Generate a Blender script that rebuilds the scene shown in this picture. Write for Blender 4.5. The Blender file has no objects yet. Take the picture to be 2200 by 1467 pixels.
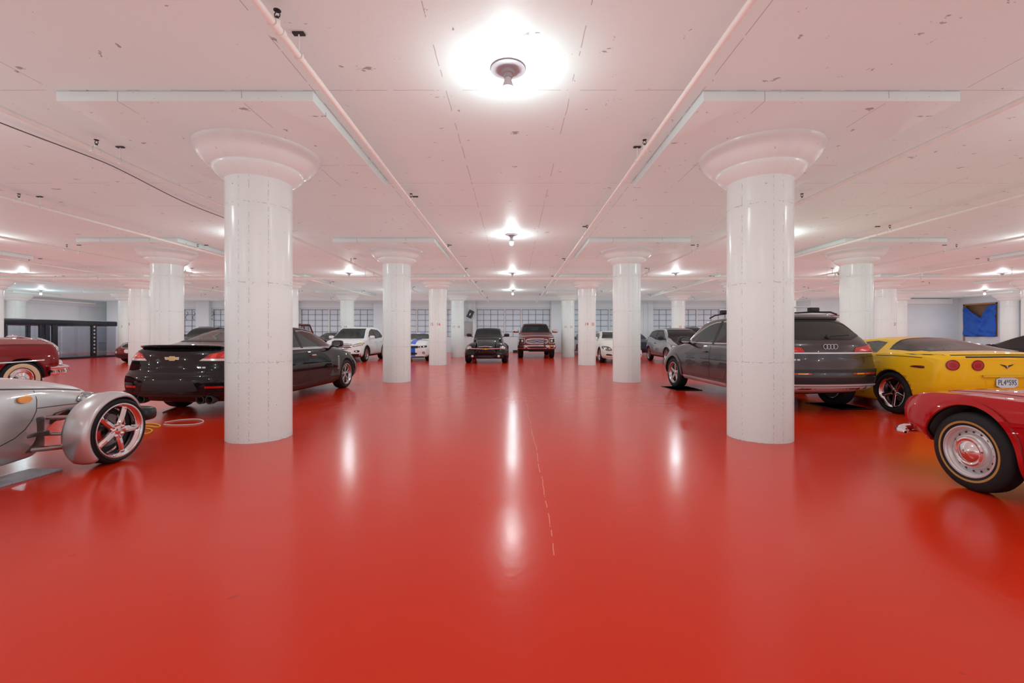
import bpy, bmesh, math, random
import numpy as np
from mathutils import Vector, Matrix
from mathutils.bvhtree import BVHTree
from mathutils.geometry import delaunay_2d_cdt
from mathutils.interpolate import poly_3d_calc

sc = bpy.context.scene
COL = sc.collection
PI = math.pi
H = 3.685            # floor to ceiling
CAMZ = 1.3

# ---------------------------------------------------------------- camera
cam_d = bpy.data.cameras.new('camera')
cam = bpy.data.objects.new('camera', cam_d); COL.objects.link(cam)
cam.location = (0, 0, CAMZ); cam.rotation_euler = (PI / 2, 0, 0)
cam_d.sensor_width = 36.0; cam_d.lens = 950 / 2200 * 36.0
cam_d.shift_x = -3.5 / 2200; cam_d.shift_y = -15.5 / 2200
cam_d.clip_start = 0.05; cam_d.clip_end = 200
sc.camera = cam

# ---------------------------------------------------------------- world, exposure
w = bpy.data.worlds.new('world'); sc.world = w; w.use_nodes = True
w.node_tree.nodes['Background'].inputs[0].default_value = (0.9, 0.92, 1, 1)
w.node_tree.nodes['Background'].inputs[1].default_value = 0.02
vs = sc.view_settings
vs.view_transform = 'Standard'; vs.look = 'None'; vs.gamma = 1.0; vs.exposure = 0.0
vs.use_curve_mapping = False
BULB = 470.0         # bulb surface strength
try:
    cy = sc.cycles
    cy.max_bounces = 10; cy.diffuse_bounces = 2; cy.glossy_bounces = 5; cy.transparent_max_bounces = 12
    cy.caustics_reflective = True; cy.blur_glossy = 1.0; cy.caustics_refractive = False
    cy.sample_clamp_indirect = 6.0
    cy.use_denoising = True
    # neutral ambient fill added to lift the dark reddish ceiling (renderer's fast global illumination)
    cy.use_fast_gi = True; cy.fast_gi_method = 'ADD'
    w.light_settings.ao_factor = 0.335; w.light_settings.distance = 2.0
except Exception:
    pass

# ---------------------------------------------------------------- materials
MATS = {}
def nt(name):
    m = bpy.data.materials.new(name); m.use_nodes = True
    n = m.node_tree.nodes; l = m.node_tree.links
    return m, n, l, n['Principled BSDF']
def mat(name, col, rough=0.5, metal=0.0, coat=0.0, coat_rough=0.03, emit=0.0, spec=0.5, noise=0.0, nscale=8.0, bump=0.0):
    if name in MATS: return MATS[name]
    m, n, l, b = nt(name)
    c = (col[0], col[1], col[2], 1)
    b.inputs['Base Color'].default_value = c
    b.inputs['Roughness'].default_value = rough
    b.inputs['Metallic'].default_value = metal
    b.inputs['Coat Weight'].default_value = coat
    b.inputs['Coat Roughness'].default_value = coat_rough
    b.inputs['Specular IOR Level'].default_value = spec
    if emit:
        b.inputs['Emission Color'].default_value = c
        b.inputs['Emission Strength'].default_value = emit
    if noise or bump:
        tc = n.new('ShaderNodeTexCoord'); t = n.new('ShaderNodeTexNoise')
        t.inputs['Scale'].default_value = nscale; t.inputs['Detail'].default_value = 6
        l.new(tc.outputs['Object'], t.inputs['Vector'])
        if noise:
            mx = n.new('ShaderNodeMix'); mx.data_type = 'RGBA'
            mx.inputs[6].default_value = tuple(v * (1 - noise) for v in col) + (1,)
            mx.inputs[7].default_value = tuple(min(1, v * (1 + noise)) for v in col) + (1,)
            l.new(t.outputs['Fac'], mx.inputs[0]); l.new(mx.outputs[2], b.inputs['Base Color'])
        if bump:
            bp = n.new('ShaderNodeBump'); bp.inputs['Strength'].default_value = bump
            bp.inputs['Distance'].default_value = 0.01
            l.new(t.outputs['Fac'], bp.inputs['Height']); l.new(bp.outputs[0], b.inputs['Normal'])
    MATS[name] = m
    return m
def paint(name, col, metal=0.0, rough=0.35, coat=1.0):
    # car lacquer: base coat with flakes under a clear coat
    if name in MATS: return MATS[name]
    m = mat(name, col, rough, metal, coat, 0.02, spec=0.0 if not metal else .5)
    n = m.node_tree.nodes; l = m.node_tree.links; b = n['Principled BSDF']
    tc = n.new('ShaderNodeTexCoord'); t = n.new('ShaderNodeTexNoise'); t.inputs['Scale'].default_value = 600
    l.new(tc.outputs['Object'], t.inputs['Vector'])
    mx = n.new('ShaderNodeMix'); mx.data_type = 'RGBA'
    mx.inputs[6].default_value = tuple(v * .88 for v in col) + (1,)
    mx.inputs[7].default_value = tuple(min(1, v * 1.12) for v in col) + (1,)
    l.new(t.outputs['Fac'], mx.inputs[0]); l.new(mx.outputs[2], b.inputs['Base Color'])
    return m
def glass(name, tint=(0.35, 0.42, 0.42), gl=0.10):
    if name in MATS: return MATS[name]
    m = bpy.data.materials.new(name); m.use_nodes = True
    n = m.node_tree.nodes; l = m.node_tree.links
    n.remove(n['Principled BSDF'])
    out = n['Material Output']
    tr = n.new('ShaderNodeBsdfTransparent'); tr.inputs[0].default_value = tint + (1,)
    g = n.new('ShaderNodeBsdfGlossy'); g.inputs['Roughness'].default_value = 0.01
    g.inputs['Color'].default_value = (1, 1, 1, 1)
    lw = n.new('ShaderNodeLayerWeight'); lw.inputs[0].default_value = .5
    pw_ = n.new('ShaderNodeMath'); pw_.operation = 'POWER'; pw_.inputs[1].default_value = 4.0
    l.new(lw.outputs['Facing'], pw_.inputs[0])
    sc_ = n.new('ShaderNodeMath'); sc_.operation = 'MULTIPLY'; sc_.inputs[1].default_value = .7; l.new(pw_.outputs[0], sc_.inputs[0])
    ad = n.new('ShaderNodeMath'); ad.operation = 'ADD'; ad.inputs[1].default_value = gl
    mx = n.new('ShaderNodeMixShader')
    l.new(sc_.outputs[0], ad.inputs[0]); l.new(ad.outputs[0], mx.inputs[0])
    l.new(tr.outputs[0], mx.inputs[1]); l.new(g.outputs[0], mx.inputs[2])
    l.new(mx.outputs[0], out.inputs[0])
    MATS[name] = m
    return m

class NG:
    """tiny helper for math node graphs"""
    def __init__(s, m): s.n = m.node_tree.nodes; s.l = m.node_tree.links
    def _in(s, sock, v):
        if isinstance(v, (int, float)): sock.default_value = v
        else: s.l.new(v, sock)
    def m(s, op, a, b=0.0, c=None):
        x = s.n.new('ShaderNodeMath'); x.operation = op
        s._in(x.inputs[0], a); s._in(x.inputs[1], b)
        if c is not None: s._in(x.inputs[2], c)
        return x.outputs[0]
    def line(s, coord, at, width, period=None):
        """1 on a line at coord == at (optionally repeating)"""
        v = s.m('SUBTRACT', coord, at)
        if period:
            v = s.m('ADD', v, period / 2)
            v = s.m('FLOORED_MODULO', v, period); v = s.m('SUBTRACT', v, period / 2)
        v = s.m('ABSOLUTE', v)
        return s.m('LESS_THAN', v, width / 2)
    def noise(s, vec, scale, detail=5, rough=.5, stretch=None):
        t = s.n.new('ShaderNodeTexNoise'); t.inputs['Scale'].default_value = scale
        t.inputs['Detail'].default_value = detail; t.inputs['Roughness'].default_value = rough
        if stretch:
            mp = s.n.new('ShaderNodeMapping'); mp.inputs['Scale'].default_value = stretch
            s.l.new(vec, mp.inputs[0]); vec = mp.outputs[0]
        s.l.new(vec, t.inputs['Vector'])
        return t.outputs['Fac']
    def mix(s, f, a, b):
        x = s.n.new('ShaderNodeMix'); x.data_type = 'RGBA'
        s._in(x.inputs[0], f)
        for k, v in ((6, a), (7, b)):
            if isinstance(v, tuple): x.inputs[k].default_value = v + (1,)
            else: s.l.new(v, x.inputs[k])
        return x.outputs[2]

SX, SY = 6.345, 6.604
CX0 = 3.120                    # a column line at this x, others every SX
ROWY = [5.614 + SY * i for i in range(4)]

def floor_material():
    m, n, l, b = nt('red_epoxy_floor'); g = NG(m)
    tc = n.new('ShaderNodeTexCoord'); o = tc.outputs['Object']
    sp = n.new('ShaderNodeSeparateXYZ'); l.new(o, sp.inputs[0]); x, y = sp.outputs[0], sp.outputs[1]
    big = g.noise(o, .35, 4); mid = g.noise(o, 2.5, 6, .6); fine = g.noise(o, 60, 3)
    c = g.mix(big, (.56, .023, .004), (.62, .028, .006))
    c = g.mix(g.m('MULTIPLY', mid, .35), c, (.53, .021, .004))
    wob = g.m('MULTIPLY', g.m('SUBTRACT', g.noise(o, 1.1, 4), .5), .10)
    xx = g.m('ADD', x, wob)
    crack = g.m('MULTIPLY', g.line(xx, .25, .007), g.m('GREATER_THAN', g.noise(o, 5, 3), .42))
    crack = g.m('MULTIPLY', crack, g.m('MULTIPLY', g.m('LESS_THAN', y, 9.6), g.m('GREATER_THAN', y, 2.6)))
    joint = g.m('MULTIPLY', g.line(g.m('ADD', y, wob), 6.05, .02, SY * 2), g.m('GREATER_THAN', g.noise(o, 30, 2), .55))
    c = g.mix(g.m('MULTIPLY', crack, .4), c, (.85, .42, .33))
    c = g.mix(g.m('MULTIPLY', joint, .5), c, (.22, .02, .01))
    spots = g.m('GREATER_THAN', g.noise(o, 9, 2, .4), .76)
    c = g.mix(g.m('MULTIPLY', spots, .4), c, (.25, .02, .01))
    l.new(c, b.inputs['Base Color'])
    r = g.m('ADD', .13, g.m('MULTIPLY', mid, .13)); l.new(r, b.inputs['Roughness'])
    b.inputs['Specular IOR Level'].default_value = .33
    bp = n.new('ShaderNodeBump'); bp.inputs['Strength'].default_value = .10; bp.inputs['Distance'].default_value = .01
    hh = g.m('ADD', g.m('MULTIPLY', g.noise(o, 14, 4), 1.0), g.m('MULTIPLY', fine, .12))
    l.new(hh, bp.inputs['Height']); l.new(bp.outputs[0], b.inputs['Normal'])
    return m

def ceiling_material():
    m, n, l, b = nt('painted_concrete_ceiling'); g = NG(m)
    tc = n.new('ShaderNodeTexCoord'); o = tc.outputs['Object']
    sp = n.new('ShaderNodeSeparateXYZ'); l.new(o, sp.inputs[0]); x, y = sp.outputs[0], sp.outputs[1]
    big = g.noise(o, .8, 5, .6)
    c = g.mix(big, (.745, .85, .835), (.79, .90, .885))
    wob = g.m('MULTIPLY', g.m('SUBTRACT', g.noise(o, 2.5, 4), .5), .03)
    gate = g.m('GREATER_THAN', g.noise(o, 3, 3), .47)
    lines = g.line(g.m('ADD', x, wob), -.66, .008)
    for at in (.56,): lines = g.m('MAXIMUM', lines, g.line(g.m('ADD', x, wob), at, .008, SX))
    for d in (-1.27, 1.27): lines = g.m('MAXIMUM', lines, g.line(x, CX0 + d, .008, SX))
    for d in (-1.29, 1.36, 2.6): lines = g.m('MAXIMUM', lines, g.line(g.m('ADD', y, wob), ROWY[0] + d, .008, SY))
    c = g.mix(g.m('MULTIPLY', g.m('MULTIPLY', lines, gate), .55), c, (.25, .19, .18))
    # knocked-out pits in the concrete
    pit = g.m('GREATER_THAN', g.noise(o, 3.2, 5, .68, (1, 1.7, 1)), .678)
    pit2 = g.m('GREATER_THAN', g.noise(o, 9, 4, .66, (1, .6, 1)), .700)
    c = g.mix(g.m('MULTIPLY', g.m('MAXIMUM', pit, pit2), .62), c, (.16, .12, .10))
    l.new(c, b.inputs['Base Color']); b.inputs['Roughness'].default_value = .55
    bp = n.new('ShaderNodeBump'); bp.inputs['Strength'].default_value = .5; bp.inputs['Distance'].default_value = .02
    ridge = g.m('GREATER_THAN', g.noise(o, 2.1, 6, .7), .66)
    hh = g.m('ADD', g.m('MULTIPLY', g.noise(o, 6, 7, .65), .35), g.m('ADD', g.m('MULTIPLY', ridge, .12), g.m('MULTIPLY', lines, .25)))
    hh = g.m('SUBTRACT', hh, g.m('MULTIPLY', pit, .5))
    l.new(hh, bp.inputs['Height']); l.new(bp.outputs[0], b.inputs['Normal'])
    return m

def column_material():
    m, n, l, b = nt('white_gloss_column_paint'); g = NG(m)
    tc = n.new('ShaderNodeTexCoord'); o = tc.outputs['Object']
    sp = n.new('ShaderNodeSeparateXYZ'); l.new(o, sp.inputs[0]); x, y, z = sp.outputs
    big = g.noise(o, 1.5, 5, .6)
    c = g.mix(big, (.75, .81, .795), (.81, .87, .855))
    wob = g.m('MULTIPLY', g.m('SUBTRACT', g.noise(o, 9, 5, .7), .5), .03)
    ang = g.m('ADD', g.m('ARCTAN2', y, x), wob)
    seams = g.line(ang, -.80, .022)
    for a in (-1.67, -1.35, -2.6, .2, 1.4): seams = g.m('MAXIMUM', seams, g.line(ang, a, .02))
    rings = g.line(g.m('ADD', z, wob), .0, .010, .96)
    ln = g.m('MAXIMUM', seams, rings)
    rough_gate = g.m('GREATER_THAN', g.noise(o, 22, 4, .7), .52)
    low = g.m('LESS_THAN', z, 3.2)
    f = g.m('MULTIPLY', g.m('MULTIPLY', ln, rough_gate), low)
    c = g.mix(g.m('MULTIPLY', f, .5), c, (.33, .31, .29))
    pit = g.m('GREATER_THAN', g.noise(o, 13, 3, .6), .725)
    c = g.mix(g.m('MULTIPLY', pit, .5), c, (.3, .27, .25))
    l.new(c, b.inputs['Base Color']); b.inputs['Roughness'].default_value = .22
    bp = n.new('ShaderNodeBump'); bp.inputs['Strength'].default_value = .35; bp.inputs['Distance'].default_value = .015
    near = g.m('MAXIMUM', g.line(ang, -.80, .12), g.m('MAXIMUM', g.line(ang, -1.67, .18), g.line(ang, -1.35, .14)))
    near = g.m('MAXIMUM', near, g.line(z, 0, .10, .96))
    hh = g.m('ADD', g.m('MULTIPLY', g.noise(o, 2.5, 4), .8), g.m('MULTIPLY', g.m('MULTIPLY', g.noise(o, 38, 4, .7), near), 1.6))
    hh = g.m('SUBTRACT', hh, g.m('MULTIPLY', f, .4))
    l.new(hh, bp.inputs['Height']); l.new(bp.outputs[0], b.inputs['Normal'])
    return m

FLOOR_M = floor_material(); CEIL_M = ceiling_material(); COLM = column_material()
WALL = mat('painted_wall', (.68, .74, .78), .5, noise=.05, nscale=2, bump=.15)
WHITE = mat('white_paint', (.80, .80, .79), .4, noise=.04, nscale=5)
PIPE = mat('cream_pipe_paint', (.84, .81, .76), .35, noise=.08, nscale=9)
PANE = mat('painted_over_pane', (.62, .70, .78), .35, noise=.07, nscale=3)
MUNT = mat('grey_sash_bar', (.16, .17, .19), .5)
DARK = mat('dark_metal', (.03, .03, .032), .5)
BLACKP = mat('black_plastic', (.015, .015, .017), .45, noise=.2, nscale=40)
RUBBER = mat('tyre_rubber', (.018, .018, .020), .6, spec=.25, noise=.25, nscale=30, bump=.1)
CHROME = mat('chrome', (.88, .88, .90), .06, 1.0)
ALLOY = mat('alloy_silver', (.62, .63, .65), .25, 1.0)
BRIGHT = mat('brushed_trim', (.72, .72, .73), .33, .55)
GLASSD = mat('tinted_glass_dark', (.008, .010, .011), .02, spec=.6)
GLASS = glass('car_glass', (.50, .58, .57), .03)
GLASSL = glass('lamp_glass', (.85, .87, .88), .06)
REDL = mat('red_lens', (.50, .012, .012), .12, 0, 1, .02)
REDL2 = mat('bright_red_lens', (.85, .05, .03), .12, 0, 1, .02)
CLEARL = mat('clear_lens', (.72, .66, .62), .12, .3, 1, .02)
AMBER = mat('amber_lens', (.85, .28, .02), .12, 0, 1, .02)
REFL = mat('lamp_reflector', (.75, .77, .80), .12, 1.0)
CABIN = mat('cabin_trim', (.03, .03, .032), .7)
DISC = mat('brake_steel', (.25, .25, .26), .35, 1.0)
REDP = mat('red_number_paint', (.52, .02, .015), .5)
STEELG = mat('grey_enamel', (.33, .35, .37), .4)

# ---------------------------------------------------------------- mesh helpers
def tag(o, label=None, cat=None, group=None, kind=None):
    if label: o['label'] = label
    if cat: o['category'] = cat
    if group: o['group'] = group
    if kind: o['kind'] = kind
    return o
def empty(name, loc=(0, 0, 0), rz=0.0, label=None, cat=None, group=None):
    o = bpy.data.objects.new(name, None); COL.objects.link(o)
    o.location = loc; o.rotation_euler = (0, 0, rz); o.empty_display_size = .2
    return tag(o, label, cat, group)
def copy_tree(o, parent=None):
    c = o.copy(); COL.objects.link(c)
    if parent: c.parent = parent
    for ch in o.children: copy_tree(ch, c)
    return c

class MB:
    def __init__(s): s.v = []; s.f = []; s.m = []
    def add(s, vs, fs, mi=0):
        b = len(s.v); s.v += [tuple(p) for p in vs]
        for f in fs: s.f.append(tuple(b + i for i in f)); s.m.append(mi)
        return s
    def box(s, x0, x1, y0, y1, z0, z1, mi=0, mtx=None):
        p = [(x, y, z) for z in (z0, z1) for y in (y0, y1) for x in (x0, x1)]
        if mtx: p = [mtx @ Vector(q) for q in p]
        return s.add(p, [(0, 2, 3, 1), (4, 5, 7, 6), (0, 1, 5, 4), (2, 6, 7, 3), (0, 4, 6, 2), (1, 3, 7, 5)], mi)
    def lathe(s, prof, n=32, axis='z', c=(0, 0, 0), mi=0, closed=False, a0=0.0, a1=2 * PI):
        full = abs(a1 - a0 - 2 * PI) < 1e-6
        k = len(prof); vs = []; N = n if full else n + 1
        for i in range(N):
            a = a0 + (a1 - a0) * i / n; ca, sa = math.cos(a), math.sin(a)
            for r, h in prof:
                if axis == 'z': p = (c[0] + r * ca, c[1] + r * sa, c[2] + h)
                elif axis == 'y': p = (c[0] + r * ca, c[1] + h, c[2] + r * sa)
                else: p = (c[0] + h, c[1] + r * ca, c[2] + r * sa)
                vs.append(p)
        fs = []
        for i in range(n):
            j = (i + 1) % N
            for q in range(k if closed else k - 1):
                q2 = (q + 1) % k
                fs.append((i * k + q, j * k + q, j * k + q2, i * k + q2))
        return s.add(vs, fs, mi)
    def tube(s, pts, r, n=8, mi=0, cap=True):
        pts = [Vector(p) for p in pts]; vs = []; prev = None
        for i, p in enumerate(pts):
            d = (pts[min(i + 1, len(pts) - 1)] - pts[max(i - 1, 0)]).normalized()
            if prev is None:
                up = Vector((0, 0, 1)) if abs(d.z) < .9 else Vector((1, 0, 0))
                u = d.cross(up).normalized()
            else: u = (prev - d * prev.dot(d)).normalized()
            prev = u; v = d.cross(u)
            rr = r[i] if isinstance(r, (list, tuple)) else r
            for k in range(n):
                a = 2 * PI * k / n; vs.append(p + (u * math.cos(a) + v * math.sin(a)) * rr)
        fs = []
        for i in range(len(pts) - 1):
            for k in range(n):
                k2 = (k + 1) % n
                fs.append((i * n + k, i * n + k2, (i + 1) * n + k2, (i + 1) * n + k))
        if cap:
            fs.append(tuple(range(n))[::-1]); fs.append(tuple((len(pts) - 1) * n + k for k in range(n)))
        return s.add(vs, fs, mi)
    def ellipsoid(s, c, r, n=16, m=10, mi=0, pw=1.0):
        vs = []; fs = []
        def q(v): return math.copysign(abs(v) ** pw, v)
        for i in range(m + 1):
            t = -PI / 2 + PI * i / m
            for k in range(n):
                a = 2 * PI * k / n
                vs.append((c[0] + r[0] * q(math.cos(t)) * q(math.cos(a)), c[1] + r[1] * q(math.cos(t)) * q(math.sin(a)), c[2] + r[2] * q(math.sin(t))))
        for i in range(m):
            for k in range(n):
                k2 = (k + 1) % n
                fs.append((i * n + k, i * n + k2, (i + 1) * n + k2, (i + 1) * n + k))
        return s.add(vs, fs, mi)
    def prism(s, poly, lo, hi, axis='y', mi=0):
        """2D polygon extruded: axis y -> poly is (x,z); axis x -> (y,z); axis z -> (x,y)"""
        def P(a, b, h): return (a, h, b) if axis == 'y' else ((h, a, b) if axis == 'x' else (a, b, h))
        n = len(poly)
        vs = [P(a, b, lo) for a, b in poly] + [P(a, b, hi) for a, b in poly]
        fs = [tuple(range(n))[::-1], tuple(range(n, 2 * n))] + [(i, (i + 1) % n, n + (i + 1) % n, n + i) for i in range(n)]
        return s.add(vs, fs, mi)
    def xf(s, mtx):
        s.v = [tuple(mtx @ Vector(p)) for p in s.v]; return s
    def build(s, name, mats, parent=None, angle=35, bevel=0.0, flip=True):
        me = bpy.data.meshes.new(name)
        me.from_pydata(s.v, [], s.f)
        if not isinstance(mats, (list, tuple)): mats = [mats]
        for m in mats: me.materials.append(m)
        for p, mi in zip(me.polygons, s.m): p.material_index = min(mi, len(mats) - 1)
        bm = bmesh.new(); bm.from_mesh(me)
        bmesh.ops.remove_doubles(bm, verts=bm.verts, dist=1e-5)
        if flip: bmesh.ops.recalc_face_normals(bm, faces=bm.faces)
        if bevel:
            es = [e for e in bm.edges if len(e.link_faces) == 2 and e.calc_face_angle(0) > .6]
            bmesh.ops.bevel(bm, geom=es, offset=bevel, segments=2, affect='EDGES', profile=.6)
        th = math.radians(angle)
        for f in bm.faces: f.smooth = True
        for e in bm.edges:
            if len(e.link_faces) == 2 and e.calc_face_angle(0) > th: e.smooth = False
        bm.to_mesh(me); bm.free()
        o = bpy.data.objects.new(name, me); COL.objects.link(o)
        if parent: o.parent = parent
        return o

def text_mb(s, size, thick=.002, extr=True):
    """flat text as MB in the x/z plane, centred, facing -y"""
    cu = bpy.data.curves.new('t', 'FONT'); cu.body = s; cu.size = size; cu.align_x = 'CENTER'; cu.align_y = 'CENTER'
    cu.extrude = thick; cu.resolution_u = 3
    ob = bpy.data.objects.new('t', cu); COL.objects.link(ob)
    dg = bpy.context.evaluated_depsgraph_get()
    me = bpy.data.meshes.new_from_object(ob.evaluated_get(dg))
    mb = MB(); mb.add([(v.co.x, -v.co.z, v.co.y) for v in me.vertices], [tuple(p.vertices) for p in me.polygons])
    bpy.data.objects.remove(ob); bpy.data.curves.remove(cu); bpy.data.meshes.remove(me)
    return mb
# ================================================================ the room
def struct(name, mb, m, **k):
    o = mb.build(name, m, **k); o['kind'] = 'structure'; return o
XL, XR, YB, YN = -30.3, 29.5, 31.9, -10.0
struct('floor', MB().box(XL - .3, XR + .3, YN - .3, 34.8, -.2, 0), FLOOR_M)
struct('ceiling', MB().box(XL - .3, XR + .3, YN - .3, 34.8, H, H + .2), CEIL_M)
struct('wall_left', MB().box(XL - .3, XL, YN, 34.5, 0, H), WALL)
struct('wall_right', MB().box(XR, XR + .3, YN, 29.3, 0, 1.15).box(XR, XR + .3, YN, 26.95, 1.15, 3.24)
       .box(XR, XR + .3, 29.0, 29.3, 1.15, 3.24).box(XR, XR + .3, YN, 29.3, 3.24, H), WALL)
struct('wall_front', MB().box(XL, XR, YN - .3, YN, 0, H), WALL)
# back wall, with a window opening in every bay
BAYS = [(-28.57 + SX * i) for i in range(8)]       # pilaster centre lines
bw = MB(); wins = []
bw.box(-28.95, 19.7, YB, YB + .35, 0, 1.07).box(-28.95, 19.7, YB, YB + .35, 3.13, H)
edges = [-28.95]
for i in range(8):
    x0 = BAYS[i] + .47; x1 = (BAYS[i] + SX - .47) if i < 7 else 19.4
    bw.box(edges[-1], x0, YB, YB + .35, 1.07, 3.13); edges.append(x1); wins.append((x0, x1))
bw.box(edges[-1], 19.7, YB, YB + .35, 1.07, 3.13)
struct('wall_back', bw, WALL)
struct('wall_back_recess', MB().box(XL, -28.95, 34.5, 34.8, 0, H).box(-28.95, -28.75, YB + .35, 34.8, 0, H), WALL)
struct('wall_back_right', MB().box(19.7, XR + .3, 29.3, 29.55, 0, H).box(19.7, 19.95, 29.55, YB + .35, 0, H), WALL)
for i in range(8):
    struct('trim_%d' % (i + 1), MB().box(BAYS[i] - .47, BAYS[i] + .47, YB - .35, YB, 0, H), WALL, bevel=.01)
struct('trim_9', MB().box(-28.9, 19.7, YB - .10, YB, 3.20, H), WALL)
struct('trim_10', MB().box(XL, XL + .28, YN, 33.9, 3.28, H), WALL)
struct('trim_11', MB().box(XL, XL + .12, 12, 30.7, 0, 3.28), WALL)
struct('trim_12', MB().box(23.6, 28.9, 29.1, 29.3, 3.30, H - .05), WHITE, bevel=.01)
struct('trim_13', MB().box(XR - .42, XR, 25.3, 26.3, 0, H), WALL, bevel=.01)
struct('baseboard_back', MB().box(-28.9, 19.7, YB - .03, YB, 0, .12), WALL)
# steel sash windows painted over in white
for i, (x0, x1) in enumerate(wins):
    W_ = x1 - x0
    fr = MB(); pn = MB(); br = MB()
    pn.box(x0, x1, YB + .10, YB + .13, 1.07, 3.13)
    fr.box(x0, x1, YB + .03, YB + .14, 1.07, 1.11).box(x0, x1, YB + .03, YB + .14, 3.09, 3.13)
    fr.box(x0, x0 + .05, YB + .03, YB + .14, 1.11, 3.09).box(x1 - .05, x1, YB + .03, YB + .14, 1.11, 3.09)
    mull = [x0 + W_ * .385, x0 + W_ * .605] if W_ > 4 else [x0 + W_ * .55]
    for mx_ in mull: fr.box(mx_ - .035, mx_ + .035, YB + .03, YB + .14, 1.11, 3.09)
    segs = [x0 + .05] + mull + [x1 - .05]
    for a, b_ in zip(segs[:-1], segs[1:]):
        k = max(2, round((b_ - a) / .52))
        for q in range(1, k): br.box(a + (b_ - a) * q / k - .011, a + (b_ - a) * q / k + .011, YB + .075, YB + .11, 1.11, 3.09)
        for s_ in (a, b_): br.box(s_ - .009 + (.045 if s_ == a else -.045), s_ + .009 + (.045 if s_ == a else -.045), YB + .07, YB + .11, 1.11, 3.09)
    for q in range(1, 5): br.box(x0 + .05, x1 - .05, YB + .07, YB + .11, 1.07 + 2.06 * q / 5 - .011, 1.07 + 2.06 * q / 5 + .011)
    br.box(x0 + .05, x1 - .05, YB + .07, YB + .11, 3.06, 3.085).box(x0 + .05, x1 - .05, YB + .07, YB + .11, 1.115, 1.14)
    wo = struct('window_%d' % (i + 1), fr, WHITE)
    pn.build('painted_panes', PANE, wo); br.build('sash_bars', MUNT, wo)
# side wall sash window (far right) and boarded opening with tarp
fr = MB().box(XR - .05, XR, 20.0, 25.2, 1.1, 1.15).box(XR - .05, XR, 20.0, 25.2, 3.1, 3.15)
for y in (20.0, 22.6, 25.15): fr.box(XR - .05, XR, y, y + .05, 1.15, 3.1)
br = MB()
for q in range(1, 10): br.box(XR - .03, XR - .005, 20 + .52 * q - .01, 20 + .52 * q + .01, 1.15, 3.1)
for q in range(1, 5): br.box(XR - .03, XR - .005, 20.05, 25.15, 1.15 + .39 * q - .01, 1.15 + .39 * q + .01)
wo = struct('window_9', fr, WHITE); br.build('sash_bars', MUNT, wo)
MB().box(XR - .012, XR - .004, 20.05, 25.15, 1.15, 3.1).build('painted_panes', PANE, wo)
WOOD = mat('raw_timber', (.42, .20, .08), .6, noise=.25, nscale=14)
PLY = mat('old_plywood', (.20, .12, .07), .7, noise=.3, nscale=7)
wo = struct('window_10', MB().box(XR - .03, XR + .1, 26.95, 27.03, 1.15, 3.24).box(XR - .03, XR + .1, 28.9, 29.0, .75, 3.24)
            .box(XR - .03, XR + .1, 26.95, 29.0, 3.17, 3.26), WOOD)
MB().box(XR + .14, XR + .2, 26.95, 29.0, 1.1, 3.24).build('plywood_board', PLY, wo)
# tarp: hangs from the two upper corners, sagging open in a V in the middle
TARP = mat('blue_tarpaulin', (.015, .10, .50), .38, noise=.25, nscale=5)
tb = MB(); nx, nz = 40, 30; random.seed(3)
vs = []
for i in range(nx + 1):
    t = i / nx; y = 28.93 - 1.98 * t
    if t < .55: top = 3.12 - (t / .55) * .78 + .05 * math.sin(t * 9)
    elif t < .82: top = 2.34 + (t - .55) / .27 * .78
    else: top = 3.14
    for k in range(nz + 1):
        u = k / nz; z = 1.17 + (top - 1.17) * u + .015 * math.sin(t * 14)
        x = XR - .055 - .07 * abs(math.sin(t * 6 + u * 6 + 1.5 * math.sin(u * 7))) - .09 * math.exp(-((t - .42 - .3 * u) / .05) ** 2) - .06 * math.exp(-((t - .75 + .5 * u) / .06) ** 2) - .05 * math.exp(-((u - .72 + .1 * t) / .03) ** 2)
        vs.append((x, y, z))
fs = [(i * (nz + 1) + k, (i + 1) * (nz + 1) + k, (i + 1) * (nz + 1) + k + 1, i * (nz + 1) + k + 1) for i in range(nx) for k in range(nz)]
tb.add(vs, fs); o = tb.build('tarpaulin', TARP, angle=60, flip=False)
md = o.modifiers.new('thick', 'SOLIDIFY'); md.thickness = .004
tag(o, 'crumpled blue tarpaulin sagging in a V over the timber framed wall opening', 'tarpaulin')

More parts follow.
